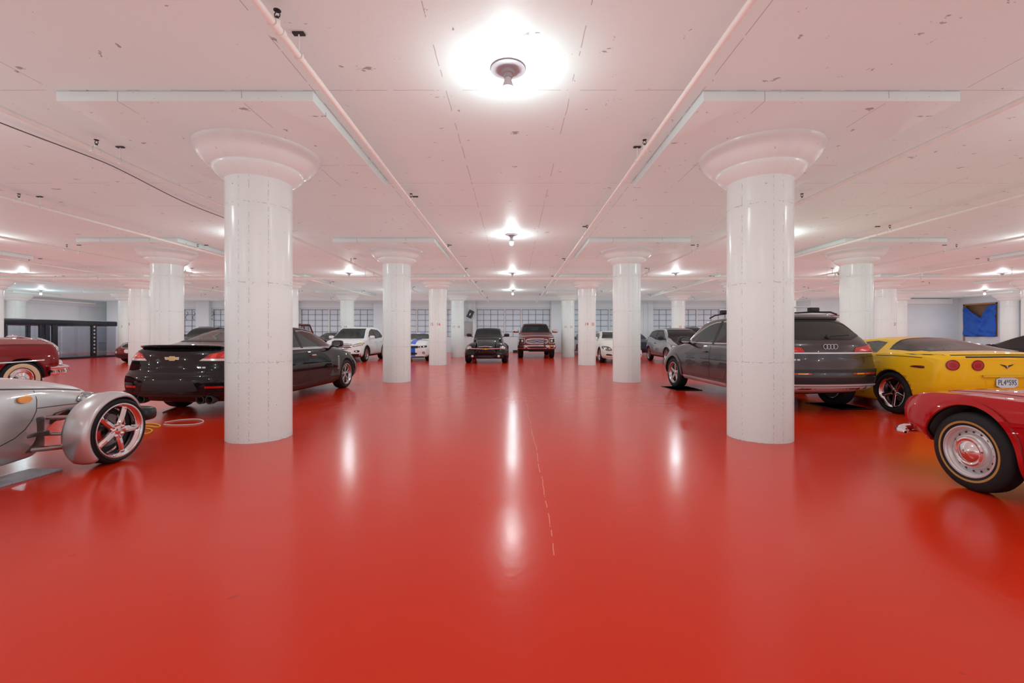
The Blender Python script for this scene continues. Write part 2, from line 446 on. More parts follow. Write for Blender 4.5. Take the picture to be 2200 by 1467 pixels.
# ================================================================ columns
SHAFT_R = .375
PROF = [(.375, 3.20), (.378, 3.206), (.42, 3.235), (.465, 3.27), (.500, 3.305), (.512, 3.33), (.513, 3.352), (.530, 3.362), (.555, 3.372), (.60, 3.405), (.65, 3.46), (.688, 3.515), (.706, 3.555), (.712, 3.585)]
def cyl_me(r, z0, z1, n=64):
    mb = MB(); zs = np.linspace(z0, z1, 12)
    mb.lathe([(r, z) for z in zs], n); return mb
shaft_src = cap_src = panel_src = None
def column(x, y, label, nums=()):
    global shaft_src, cap_src, panel_src
    t = empty('column', (x, y, 0), 0, label, 'column', 'white mushroom columns of the garage')
    if shaft_src is None:
        sh = cyl_me(SHAFT_R, 0, 3.205)
        shaft_src = sh.build('shaft', COLM, t, angle=60)
        cap_src = MB().lathe(PROF, 64).build('capital', COLM, t, angle=25)
        panel_src = MB().box(-1.26, 1.26, -1.28, 1.28, 3.585, H - .001).build('drop_panel', CEIL_M, t, bevel=.006)
    else:
        for s_ in (shaft_src, cap_src, panel_src):
            c = s_.copy(); COL.objects.link(c); c.parent = t
    for txt, dx in nums:
        mb = text_mb(txt, .17, .001)
        a0 = math.asin(max(-.98, min(.98, dx / .376)))
        out = []
        for px_, py_, pz_ in mb.v:
            a = a0 + px_ / .376; r = .3762 + (.0012 if py_ < 0 else 0)
            out.append((r * math.sin(a), -r * math.cos(a), 1.715 + pz_))
        mb.v = out
        mb.build('painted_number', REDP, t)
    return t
cx = lambda k: CX0 + SX * k
COLS = [
 (-1, 0, 'big white round column nearest on the left, standing in front of the black sedan', ()),
 (0, 0, 'big white round column nearest on the right, standing in front of the grey estate car', ()),
 (-3, 1, 'drop panel and column of the second row at the left picture edge, above the burgundy car', ()),
 (-2, 1, 'second row white column standing left behind the black sedan boot, first in view on the left', ()),
 (-1, 1, 'second row white column between the white crossover and the striped white coupe', ()),
 (0, 1, 'second row white column standing in front of the cream white sedan', ()),
 (1, 1, 'second row white column rising behind the yellow coupe and grey estate car', ()),
 (2, 1, 'column of the second row at the right picture edge, far right of the yellow coupe', ()),
 (-4, 2, 'third row column at the very left picture edge beside the clear car tent', ()),
 (-3, 2, 'third row white column with a single red numeral, beside the dark red roadster', (('8', -.15),)),
 (-2, 2, 'third row white column mostly hidden behind the big nearest left column', ()),
 (-1, 2, 'white column with red numbers 15 and 16', (('15', -.205), ('16', .09))),
 (0, 2, 'white column with red numbers 19 and 20', (('19', -.08), ('20', .20))),
 (1, 2, 'third row white column hidden behind the big nearest right column', ()),
 (2, 2, 'white column with red number 27 above the yellow coupe roof', (('27', .13), ('28', .33))),
 (3, 2, 'third row column standing beyond the right picture edge near the blue tarpaulin', ()),
 (-5, 3, 'farthest row column at left, standing behind the clear car tent', ()),
 (-4, 3, 'farthest row column right of the clear car tent, by the dark red roadster', (('7', .05),)),
 (-3, 3, 'farthest row column behind the black sedan roof on the left', ()),
 (-2, 3, 'white column with red numbers 13 and 14 behind the white crossover', (('13', -.27), ('14', .03))),
 (-1, 3, 'white column with dark red numbers 17 and 18 left of the black retro pickup', (('17', -.18), ('18', .10))),
 (0, 3, 'white column with dark red numbers 21 and 22 right of the red pickup truck', (('21', -.16), ('22', .16))),
 (1, 3, 'white column with red numbers 25 and 26 behind the two tone hatchback', (('25', -.02), ('26', .26))),
 (2, 3, 'farthest row column hidden right of the big nearest right column', ()),
 (3, 3, 'farthest row column just right of the column numbered 27', ()),
 (4, 3, 'farthest row column at far right by the blue tarpaulin', ()),
]
for k, r, lab, nums in COLS: column(cx(k) if k != 0 or True else 0, ROWY[r], lab, nums)

# ================================================================ ceiling lamps
BULBM = mat('lit_bulb', (.80, .96, .97), .4, emit=BULB)
LBASE = mat('porcelain_lampholder', (.42, .41, .44), .4)
ORD = ['first', 'second', 'third', 'fourth', 'fifth']
AIS = {0: 'in the centre aisle', -1: 'one bay left of the centre aisle', 1: 'one bay right of the centre aisle',
       -2: 'two bays left of the centre aisle', 2: 'two bays right of the centre aisle', -3: 'three bays left of the centre aisle',
       3: 'three bays right of the centre aisle', -4: 'in the outermost bay on the left', 4: 'in the outermost bay on the right'}
LNECK = mat('white_bulb_neck', (.75, .75, .78), .4)
lamp_src = None
for r in range(-2, 4):
    for k in range(-4, 5):
        x, y = -.05 + SX * k, 3.97 + SY * r
        if r < 0: lab = 'bare bulb ceiling lamp behind the camera, %s %s' % (ORD[-r - 1], AIS[k])
        else: lab = 'bare bulb ceiling lamp, %s from the camera %s' % (ORD[r], AIS[k])
        if lamp_src is None:
            t = empty('ceiling_lamp', (x, y, H), 0, lab, 'lamp', 'bare bulb lamps under the ceiling')
            MB().lathe([(0, 0), (.155, 0), (.155, -.012), (.13, -.02), (.0, -.022)], 32).build('mounting_plate', LBASE, t)
            MB().lathe([(.065, -.02), (.060, -.05), (.040, -.055), (.038, -.085), (.0, -.087)], 24).build('lampholder', LBASE, t)
            MB().lathe([(.030, -.085), (.036, -.12), (.050, -.160), (.053, -.170), (.053, -.176), (.040, -.177)], 24).build('bulb_neck', LNECK, t)
            MB().lathe([(.040, -.177), (.042, -.20), (.040, -.225), (.034, -.245), (.020, -.258), (.0, -.262)], 16).build('bulb', BULBM, t)
            lamp_src = t
        else:
            t = copy_tree(lamp_src); t.location = (x, y, H); t['label'] = lab

# ================================================================ sprinkler pipes
def clev(mb, x, y, z, top, ring=.03):
    mb.tube([(x, y, z + ring), (x, y, top)], .006, 6)
    mb.lathe([(ring - .003, -.012), (ring + .006, -.012), (ring + .006, .012), (ring - .003, .012)], 16, 'y', (x, y, z), closed=True)
    mb.box(x - .045, x + .045, y - .02, y + .02, top - .014, top, 1)
PX = [(-14.9, 1, 'fifth'), (-11.6, 0, 'fourth'), (-8.2, 0, 'third'), (-5.0, 1, 'second'), (-1.70, 0, 'first'),
      (1.57, 1, 'first'), (4.78, 0, 'second'), (8.04, 1, 'third'), (11.5, 0, 'fourth'), (14.6, 1, 'fifth'), (18.6, 0, 'sixth'), (-18.4, 1, 'sixth')]
PZ = CAMZ + 2.2
for i, (x, ph, o_) in enumerate(PX):
    side = 'left' if x < 0 else 'right'
    t = empty('sprinkler_pipe', (x, 0, PZ), 0, 'thin cream sprinkler pipe running away under the ceiling, %s %s of the centre' % (o_, side), 'pipe', 'lengthwise sprinkler pipes')
    MB().tube([(0, -1.5 if abs(x) < 9 else 6, 0), (0, 30.6, 0)], .027, 12).build('pipe_run', PIPE, t)
    ys = [(3.18 if ph == 0 else 5.3) + 4.15 * q for q in range(7)]
    for y in ys:
        if y > 30 or (abs(x) >= 9 and y < 7) or abs(x) > 1.16 * y + 1: continue
        MB().tube([(0, y - .07, 0), (0, y - .03, 0)], .036, 12).tube([(0, y - .03, 0), (0, y + .03, 0)], .031, 12)\
            .tube([(0, y + .03, 0), (0, y + .07, 0)], .036, 12).tube([(0, y, 0), (0, y, .06)], .02, 10).build('tee_fitting', PIPE, t)
        hd = MB().tube([(0, y, .058), (0, y, .085)], .012, 8)
        hd.tube([(-.016, y, .08), (-.02, y, .10), (-.003, y, .128)], .004, 6).tube([(.016, y, .08), (.02, y, .10), (.003, y, .128)], .004, 6)
        hd.lathe([(0, 0), (.026, -.004), (.026, 0), (0, .004)], 12, 'z', (0, y, .13))
        hd.build('sprinkler_head', DARK, t)
        h = MB(); clev(h, 0, y + .32, 0, H - PZ); h.build('hanger', [WHITE, DARK], t)
# the big cross main
mz = CAMZ + 2.0
t = empty('main_pipe', (0, 15.8, mz), 0, 'thick cream cross pipe hung below the ceiling across the whole garage', 'pipe')
MB().tube([(XL + .3, 0, 0), (XR - .5, 0, 0)], .056, 16).build('pipe_run', PIPE, t)
for k in range(-9, 10):
    x = 3.3 * k + 1.3
    if x < XL + 1 or x > XR - 1: continue
    h = MB(); h.tube([(x, 0, .06), (x, 0, H - mz)], .007, 6)
    h.lathe([(.054, -.015), (.066, -.015), (.066, .015), (.054, .015)], 18, 'x', (x, 0, 0), closed=True)
    h.box(x - .04, x + .04, -.04, .04, H - mz - .012, H - mz)
    h.build('hanger', PIPE, t)
for x in (-26.5, -20.8, -14.9, -11.6, -8.2, -5.0, 4.78, 8.04, 11.5, 14.6, 18.6, 24.9):
    MB().tube([(x - .09, 0, 0), (x + .09, 0, 0)], .072, 16).tube([(x, 0, 0), (x, 0, .17)], .03, 10).build('coupling', PIPE, t)
t = empty('branch_pipe', (0, 15.55, mz + .12), 0, 'thinner cream pipe running beside the thick cross pipe on the left', 'pipe')
MB().tube([(-29.5, 0, 0), (-9.8, 0, 0)], .028, 10).build('pipe_run', PIPE, t)
for x in (-27, -22, -17, -12): MB().tube([(x, 0, .028), (x, 0, H - mz - .12)], .006, 6).build('hanger', PIPE, t)
t = empty('branch_pipe', (0, 20.5, PZ - .02), 0, 'cream pipe running along the far left ceiling behind the cross pipe', 'pipe')
MB().tube([(-29.8, -9, 0), (-29.8, 11, 0)], .05, 12).build('pipe_run', PIPE, t)
# loose black cable sagging along the ceiling at left
CABLE = mat('dark_cable', (.11, .10, .10), .5)
pts = []
for i in range(60):
    u = i / 59; y = 2.5 + 8.0 * u
    pts.append((-5.72 + .12 * math.sin(u * 5) + .03 * math.sin(u * 17), y, H - .035 - .035 * abs(math.sin(u * 7.0))))
o = MB().tube(pts, .007, 8).build('ceiling_cable', CABLE)
tag(o, 'thin dark cable sagging along the ceiling beside the second left sprinkler pipe', 'cable')
# ================================================================ car kit
def pchip(pts):
    xs = np.array([p[0] for p in pts], float); ys = np.array([p[1] for p in pts], float)
    if len(xs) == 1: return lambda x: ys[0]
    h = np.diff(xs); d = np.diff(ys) / h; m = np.zeros(len(xs))
    for i in range(1, len(xs) - 1):
        if d[i - 1] * d[i] > 0:
            w1 = 2 * h[i] + h[i - 1]; w2 = h[i] + 2 * h[i - 1]
            m[i] = (w1 + w2) / (w1 / d[i - 1] + w2 / d[i])
    m[0] = d[0]; m[-1] = d[-1]
    def f(x):
        x = min(max(x, xs[0]), xs[-1]); i = min(int(np.searchsorted(xs, x, 'right')) - 1, len(h) - 1); i = max(i, 0)
        t = (x - xs[i]) / h[i]; t2 = t * t; t3 = t2 * t
        return (2*t3-3*t2+1)*ys[i] + (t3-2*t2+t)*h[i]*m[i] + (-2*t3+3*t2)*ys[i+1] + (t3-t2)*h[i]*m[i+1]
    return f
def chaikin(P, n=2):
    for _ in range(n):
        Q = [P[0]]
        for a, b in zip(P[:-1], P[1:]):
            Q.append((a[0]*.75+b[0]*.25, a[1]*.75+b[1]*.25)); Q.append((a[0]*.25+b[0]*.75, a[1]*.25+b[1]*.75))
        Q.append(P[-1]); P = Q
    return P
def inpoly(p, poly):
    x, y = p; c = False; n = len(poly)
    for i in range(n):
        x1, y1 = poly[i]; x2, y2 = poly[(i + 1) % n]
        if (y1 > y) != (y2 > y) and x < (x2 - x1) * (y - y1) / (y2 - y1) + x1: c = not c
    return c
def area(p): return sum(p[i][0]*p[(i+1)%len(p)][1]-p[(i+1)%len(p)][0]*p[i][1] for i in range(len(p)))/2
def inset(poly, d):
    n = len(poly); s = 1 if area(poly) > 0 else -1; out = []
    for i in range(n):
        a = Vector(poly[i-1]); b = Vector(poly[i]); c = Vector(poly[(i+1) % n])
        e1 = (b-a).normalized(); e2 = (c-b).normalized()
        n1 = Vector((-e1.y, e1.x))*s; n2 = Vector((-e2.y, e2.x))*s
        k = n1 + n2
        if k.length < 1e-4: out.append(tuple(b + n1*d)); continue
        k.normalize(); q = d / max(.35, k.dot(n1)); out.append(tuple(b + k*q))
    return out
def rnd(poly, n=2):
    """round the corners of a closed polygon"""
    P = list(poly)
    for _ in range(n):
        Q = []
        for i in range(len(P)):
            a, b = P[i], P[(i+1) % len(P)]
            Q.append((a[0]*.8+b[0]*.2, a[1]*.8+b[1]*.2)); Q.append((a[0]*.2+b[0]*.8, a[1]*.2+b[1]*.8))
        P = Q
    return P
def ell(cx_, cz_, rx, rz, n=24): return [(cx_ + rx*math.cos(2*PI*i/n), cz_ + rz*math.sin(2*PI*i/n)) for i in range(n)]
def rect(a, b, c, d): return [(a, c), (b, c), (b, d), (a, d)]
def mir(poly): return [(-a, b) for a, b in poly]

class Car:
    def __init__(s, name, label, loc, heading, L, cv, pm, ro, wb, R=.34, arch=None, nose=None, tail=None, cat='car',
                 plan=(.22, .20), step=.05, archw=.42, er=.06, bodyname='body', arches=True):
        s.t = empty(name, loc, heading, label, cat)
        s.L = L; s.pm = pm; s.ro, s.wb, s.R = ro, wb, R
        s.f = {k: pchip(v) for k, v in cv.items()}
        F = s.f
        for k, dv in (('crown', .04), ('zl', .20), ('zm', None)):
            if k not in F and dv is not None: F[k] = (lambda v: (lambda x: v))(dv)
        def ctrl(x):
            zl, w, zb, wb_, wt, zt, cr = F['zl'](x), F['w'](x), F['zb'](x), F['wb'](x), F['wt'](x), F['zt'](x), F['crown'](x)
            ze = max(zt - cr, zb + .004); zt = max(zt, ze + .002)
            hb = zb - zl
            return [(0, zl-.03), (.5*w, zl-.018), (.88*w, zl-.004), (w-.02, zl+.09), (w, zl+.28*hb), (w, zl+.52*hb), (w-(w-wb_)*.22, zl+.74*hb), (w-(w-wb_)*.62, zl+.90*hb), (wb_, zb),
                    (wb_-(wb_-wt)*.12, zb+(ze-zb)*.13), (wt+(wb_-wt)*.10, ze-(ze-zb)*.12), (wt-.005, ze), (wt*.80, ze+(zt-ze)*.5), (wt*.45, zt-(zt-ze)*.12), (0, zt)]
        def sec(x, d=0.0):
            P = chaikin(ctrl(x), 2)
            if d:
                zs = [p[1] for p in P]; zc = (min(zs)+max(zs))/2; hh = (max(zs)-min(zs))/2; ww = max(p[0] for p in P)
                P = [(y*(1-d/ww), zc+(z-zc)*(1-d/hh)) for y, z in P]
            return P
        nose = nose or [(.2, .06), (.45, 0), (.6, .02), (.8, .15)]; tail = tail or [(.2, .06), (.5, 0), (.8, .03), (1.1, .12)]
        s.nf = pchip(nose); s.tf = pchip(tail); W2 = max(v for _, v in cv['w'])
        def warp(x, y, z):
            D = 1.15
            if x > L - D:
                t = (x-(L-D))/D; x -= (s.nf(z) + plan[0]*(abs(y)/W2)**2.6) * t*t
            elif x < D:
                t = (D-x)/D; x += (s.tf(z) + plan[1]*(abs(y)/W2)**2.6) * t*t
            return (x - L/2, y, z)
        st = []
        th = [0, 25, 45, 65, 90]
        for a in th[::-1]:
            r_ = math.radians(a); st.append((er - er*math.sin(r_), er*(1-math.cos(r_))))
        n = int((L-2*er)/step)
        for i in range(1, n): st.append((er+(L-2*er)*i/n, 0))
        for a in th:
            r_ = math.radians(a); st.append((L-er+er*math.sin(r_), er*(1-math.cos(r_))))
        vs = []; fs = []; rings = []
        for x, d in st:
            P = sec(x, d); m = len(P)
            ring = [(x, -y, z) for y, z in P] + [(x, y, z) for y, z in P[-2:0:-1]]
            b = len(vs); vs += ring; rings.append(range(b, b+len(ring)))
        M_ = len(rings[0])
        for A, B in zip(rings[:-1], rings[1:]):
            for j in range(M_):
                k = (j+1) % M_; fs.append((A[j], A[k], B[k], B[j]))
        K = 13
        for ri, end in ((0, 0), (len(rings)-1, 1)):
            rg = rings[ri]; x = st[ri][0]
            rows = []
            for j in range(m):
                if j in (0, m-1): rows.append([rg[j]]*(K+1)); continue
                r_i, l_i = rg[j], rg[M_-j]; row = [r_i]
                y0 = vs[r_i][1]; z = vs[r_i][2]
                for c in range(1, K):
                    vs.append((x, y0*(1-2*c/K), z)); row.append(len(vs)-1)
                row.append(l_i); rows.append(row)
            for j in range(m-1):
                for c in range(K):
                    q = [rows[j][c], rows[j][c+1], rows[j+1][c+1], rows[j+1][c]]
                    q2 = []
                    for v in q:
                        if v not in q2: q2.append(v)
                    if len(q2) > 2: fs.append(tuple(q2))
        vs = [warp(*p) for p in vs]
        me = bpy.data.meshes.new(bodyname); me.from_pydata(vs, [], fs)
        bm = bmesh.new(); bm.from_mesh(me); bmesh.ops.remove_doubles(bm, verts=bm.verts, dist=1e-5)
        bmesh.ops.recalc_face_normals(bm, faces=bm.faces)
        bm.normal_update()
        tri = bm.copy(); bmesh.ops.triangulate(tri, faces=tri.faces); tri.verts.ensure_lookup_table()
        s.bv = [v.co.copy() for v in tri.verts]; s.bn = [v.normal.copy() for v in tri.verts]
        s.bt = [tuple(v.index for v in f.verts) for f in tri.faces]
        s.bvh = BVHTree.FromPolygons(s.bv, s.bt)
        tri.free()
        s.bm = bm; s.me = me; s.holes = []
        s.arch = arch or R*1.13; s.archw = archw; s.doarch = arches; s.bodyname = bodyname
        s.W2 = W2
    def X(s, x): return x - s.L/2
    def ray(s, view, a, b, last=None):
        if view == 'L': o, d = (s.X(a), 4, b), (0, -1, 0)
        elif view == 'R': o, d = (s.X(a), -4, b), (0, 1, 0)
        elif view == 'F': o, d = (6, a, b), (-1, 0, 0)
        elif view == 'B': o, d = (-6, a, b), (1, 0, 0)
        else: o, d = (s.X(a), b, 5), (0, 0, -1)
        o = Vector(o); d = Vector(d)
        loc, nrm, fi, dist = s.bvh.ray_cast(o, d)
        if loc is None:
            loc, nrm, fi, dist = s.bvh.find_nearest(o + d*((last or 4)))
        t = s.bt[fi]; w = poly_3d_calc([s.bv[i] for i in t], loc)
        n = Vector((0, 0, 0))
        for q, i in zip(w, t): n += s.bn[i]*q
        return loc, n.normalized(), (loc-o).dot(d)
    def cdt(s, poly, sub, hole=None):
        xs = [p[0] for p in poly]; ys = [p[1] for p in poly]
        bd = []
        def edge(P):
            out = []
            for i in range(len(P)):
                a, b = P[i], P[(i+1) % len(P)]; k = max(1, int(math.hypot(a[0]-b[0], a[1]-b[1])/sub))
                for q in range(k): out.append((a[0]+(b[0]-a[0])*q/k, a[1]+(b[1]-a[1])*q/k))
            return out
        B = edge(poly); v = [Vector(p) for p in B]; e = [(i, (i+1) % len(B)) for i in range(len(B))]
        sh = inset(poly, sub*.45) if len(poly) < 60 else poly
        x = min(xs)+sub*.5
        while x < max(xs):
            y = min(ys)+sub*.5
            while y < max(ys):
                if inpoly((x, y), sh) : v.append(Vector((x, y)))
                y += sub
            x += sub
        r = delaunay_2d_cdt(v, e, [], 1, 1e-5)
        return [tuple(p) for p in r[0]], [tuple(f) for f in r[2]], r[1]
    def skin(s, view, P, F_, off, thick, hole=None):
        pos = []; nor = []; last = 4
        for a, b in P:
            loc, n, last = s.ray(view, a, b, last); pos.append(loc); nor.append(n)
        return pos, nor
    def patch(s, name, poly, view, m, off=.004, thick=.012, sub=.05, parent=None, ring=None, both=False, smooth=True, label=None, curve=0.0):
        """panel lying on the body surface inside the 2D outline; optional ring = (width, material) border"""
        if both:
            a = s.patch(name, poly, view, m, off, thick, sub, parent, ring, False, smooth, label, curve)
            s.patch(name, poly if view == 'L' else mir(poly), 'R' if view == 'L' else view, m, off, thick, sub, parent, ring, False, smooth, label, curve)
            return a
        polys = [(poly, view)]
        objs = []
        groups = [polys]
        P3 = []; N3 = []; FF = []; MI = []
        for pl, vw in polys:
            if area(pl) < 0: pl = pl[::-1]
            v2, f2, _ = s.cdt(pl, sub)
            pos, nor = s.skin(vw, v2, f2, off, thick)
            b = len(P3); nv = len(pos)
            P3 += [p + n*(off+curve) for p, n in zip(pos, nor)] + [p - n*thick for p, n in zip(pos, nor)]
            N3 += nor + [-n for n in nor]
            # orientation
            test = f2[len(f2)//2]; A, B_, C = (P3[b+i] for i in test[:3])
            fl = (B_-A).cross(C-A).dot(nor[test[0]]) < 0
            cnt = {}
            for f in f2:
                ff = tuple(f[::-1]) if fl else tuple(f)
                FF.append(tuple(b+i for i in ff)); MI.append(0)
                FF.append(tuple(b+nv+i for i in ff[::-1])); MI.append(0)
                for q in range(len(ff)):
                    e = (ff[q], ff[(q+1) % len(ff)])
                    cnt[e] = 1
            for (a_, c_) in list(cnt):
                if (c_, a_) not in cnt: FF.append((b+a_, b+nv+a_, b+nv+c_, b+c_)); MI.append(0)
            if ring:
                wd, rm = ring[0], ring[1]
                inn = inset(pl, wd); oo = off + .0015
                n = len(pl); o2 = []; i2 = []
                for i in range(n):
                    k = max(1, int(math.dist(pl[i], pl[(i+1) % n])/sub))
                    for q in range(k):
                        t = q/k; L_ = lambda A, B: (A[0]+(B[0]-A[0])*t, A[1]+(B[1]-A[1])*t)
                        o2.append(L_(pl[i], pl[(i+1) % n])); i2.append(L_(inn[i], inn[(i+1) % n]))
                po, no = s.skin(vw, o2, 0, 0, 0); pi_, ni = s.skin(vw, i2, 0, 0, 0)
                b = len(P3); k = len(o2)
                P3 += [p+n_*oo for p, n_ in zip(po, no)] + [p+n_*oo for p, n_ in zip(pi_, ni)]; N3 += no + ni
                A, B_, C = P3[b], P3[b+1], P3[b+k+1]; fl = (B_-A).cross(C-A).dot(no[0]) < 0
                for i in range(k):
                    j = (i+1) % k; ff = (b+i, b+j, b+k+j, b+k+i)
                    FF.append(ff[::-1] if fl else ff); MI.append(1)
        me = bpy.data.meshes.new(name); me.from_pydata([tuple(p) for p in P3], [], FF)
        me.materials.append(m)
        if ring: me.materials.append(ring[1])
        for p, mi in zip(me.polygons, MI): p.material_index = mi; p.use_smooth = True
        if smooth:
            # side walls keep face normals; panels get the body's own normals
            cn = []
            for p in me.polygons:
                avg = sum((N3[v] for v in p.vertices), Vector())
                if p.normal.dot(avg.normalized() if avg.length > 1e-6 else p.normal) < .7:
                    cn += [tuple(p.normal)]*len(p.vertices)
                else: cn += [tuple(N3[v]) for v in p.vertices]
            me.normals_split_custom_set(cn)
        o = bpy.data.objects.new(name, me); COL.objects.link(o); o.parent = parent or s.t
        if label: o['label'] = label
        return o
    def window(s, name, poly, view, both=False, see=False, gm=None, trim=None, tw=.03, parent=None):
        g = gm or (GLASS if see else GLASSD)
        if both:
            a = s.window(name, poly, view, False, see, gm, trim, tw)
            return s.window(name, poly if view == 'L' else mir(poly), 'R' if view == 'L' else view, False, see, gm, trim, tw)
        o = s.patch(name, poly, view, g, .003, .004 if see else .004, .06, parent, ring=(tw, trim or BLACKP))
        if see: s.holes.append((poly, view))
        return o
    def line(s, name, pts, view, m, w=.012, off=.002, thick=.004, both=False, parent=None, closed=False):
        """strip along a 2D polyline on the surface"""
        n = len(pts); A = []; B = []
        for i in range(n):
            p = Vector(pts[i]); a = Vector(pts[i-1] if (i or closed) else pts[0]); b = Vector(pts[(i+1) % n] if (i < n-1 or closed) else pts[-1])
            d = (b-a).normalized(); nn = Vector((-d.y, d.x))*w/2
            A.append(tuple(p+nn)); B.append(tuple(p-nn))
        return s.patch(name, A+B[::-1], view, m, off, thick, .05, parent, both=both)
    def finish(s):
        bm = s.bm
        # window openings
        dele = []
        vd = {'L': Vector((0, 1, 0)), 'R': Vector((0, -1, 0)), 'F': Vector((1, 0, 0)), 'B': Vector((-1, 0, 0)), 'T': Vector((0, 0, 1))}
        for poly, view in s.holes:
            for f in bm.faces:
                if f.normal.dot(vd[view]) < .12: continue
                c = f.calc_center_median()
                if view in 'LR': q = [(v.co.x+s.L/2, v.co.z) for v in f.verts]
                elif view in 'FB': q = [(v.co.y, v.co.z) for v in f.verts]
                else: q = [(v.co.x+s.L/2, v.co.y) for v in f.verts]
                if view in 'F' and c.x < -s.L*.1: continue
                if view in 'B' and c.x > s.L*.1: continue
                if all(inpoly(p, poly) for p in q): dele.append(f)
        s.dele = [f.calc_center_median() for f in set(dele)]
        for f in bm.faces: f.smooth = True
        for e in bm.edges:
            if len(e.link_faces) == 2 and e.calc_face_angle(0) > math.radians(38): e.smooth = False
        bm.to_mesh(s.me); s.me.materials.append(s.pm); s.me.materials.append(CABIN)
        o = bpy.data.objects.new(s.bodyname, s.me); COL.objects.link(o)
        if s.doarch:
            cut = MB()
            for ax in ((s.ro, s.ro+s.wb) if s.doarch is True else s.doarch):
                for sg in (-1, 1):
                    y0, y1 = (s.W2-s.archw)*sg, (s.W2+.3)*sg
                    cut.lathe([(0, y0), (s.arch, y0), (s.arch, y1), (0, y1)], 40, 'y', (s.X(ax), 0, s.R), mi=1)
            co = cut.build('cut', [s.pm, CABIN])
            md = o.modifiers.new('b', 'BOOLEAN'); md.object = co; md.operation = 'DIFFERENCE'; md.solver = 'EXACT'
            dg = bpy.context.evaluated_depsgraph_get()
            nm = bpy.data.meshes.new_from_object(o.evaluated_get(dg))
            o.modifiers.clear(); old = o.data; o.data = nm; nm.name = s.bodyname
            bpy.data.objects.remove(co)
            bpy.data.meshes.remove(old)
        bm.free()
        if s.dele:
            b2 = bmesh.new(); b2.from_mesh(o.data)
            from mathutils.kdtree import KDTree
            kd = KDTree(len(s.dele))
            for i, c in enumerate(s.dele): kd.insert(c, i)
            kd.balance()
            df = [f for f in b2.faces if kd.find(f.calc_center_median())[2] < 1e-3]
            bmesh.ops.delete(b2, geom=df, context='FACES')
            b2.to_mesh(o.data); b2.free()
        o.parent = s.t; s.body = o
        return s
    def seats(s, xf_, xr=None, zb=.35, w=.5, top=1.08, headc=None):
        m = headc or CABIN
        for x in [v for v in (xf_, xr) if v]:
            for sg in (-1, 1):
                mb = MB(); X = s.X(x); y = .38*sg
                mb.ellipsoid((X+.25, y, zb+.08), (.30, .25, .10), pw=.6).ellipsoid((X-.06, y, (zb+top)/2-.02), (.09, .24, (top-zb)/2-.03), pw=.6)
                mb.ellipsoid((X-.12, y, top+.07), (.05, .13, .09), pw=.7)
                mb.build('seat', m, s.t)
        # steering wheel and dash
        X = s.X(xf_+.85)
        mb = MB(); mb.ellipsoid((X+.22, 0, zb+.42), (.25, s.W2-.22, .13), pw=.5); mb.build('dashboard', CABIN, s.t)
        mb = MB(); mb.lathe([(.175, -.012), (.19, 0), (.175, .012), (.165, 0)], 24, 'x', (X-.1, .38, zb+.56), closed=True)
        mb.box(X-.11, X-.09, .21, .55, zb+.55, zb+.57); mb.build('steering_wheel', CABIN, s.t)

# ---------------------------------------------------------------- wheels
WH = {}
def spoke_mb(r0, r1, w0, w1, y0, y1, dep, a, mi=0, n=6, rounded=False, skew=0.0):
    """a spoke in the x/z plane pointing outwards at angle a; y is axial, outer face at +y"""
    mb = MB(); vs = []; K = 8
    for i in range(n+1):
        t = i/n; r = r0+(r1-r0)*t; w = w0+(w1-w0)*t; y = y0+(y1-y0)*t + (.010*math.sin(PI*t) if rounded else 0)
        aa = skew*t
        for k in range(K):
            th = 2*PI*k/K+PI/K; c, s_ = math.cos(th), math.sin(th)
            pw = 1.0 if rounded else .55
            u = math.copysign(abs(c)**pw, c)*w/2; v = math.copysign(abs(s_)**pw, s_)*dep/2
            vs.append((r*math.cos(aa)-u*math.sin(aa), y-dep/2+v, r*math.sin(aa)+u*math.cos(aa)))
    fs = [(i*K+k, i*K+(k+1) % K, (i+1)*K+(k+1) % K, (i+1)*K+k) for i in range(n) for k in range(K)]
    fs += [tuple(range(K))[::-1], tuple(n*K+k for k in range(K))]
    mb.add(vs, fs, mi)
    return mb.xf(Matrix.Rotation(-a, 4, 'Y'))
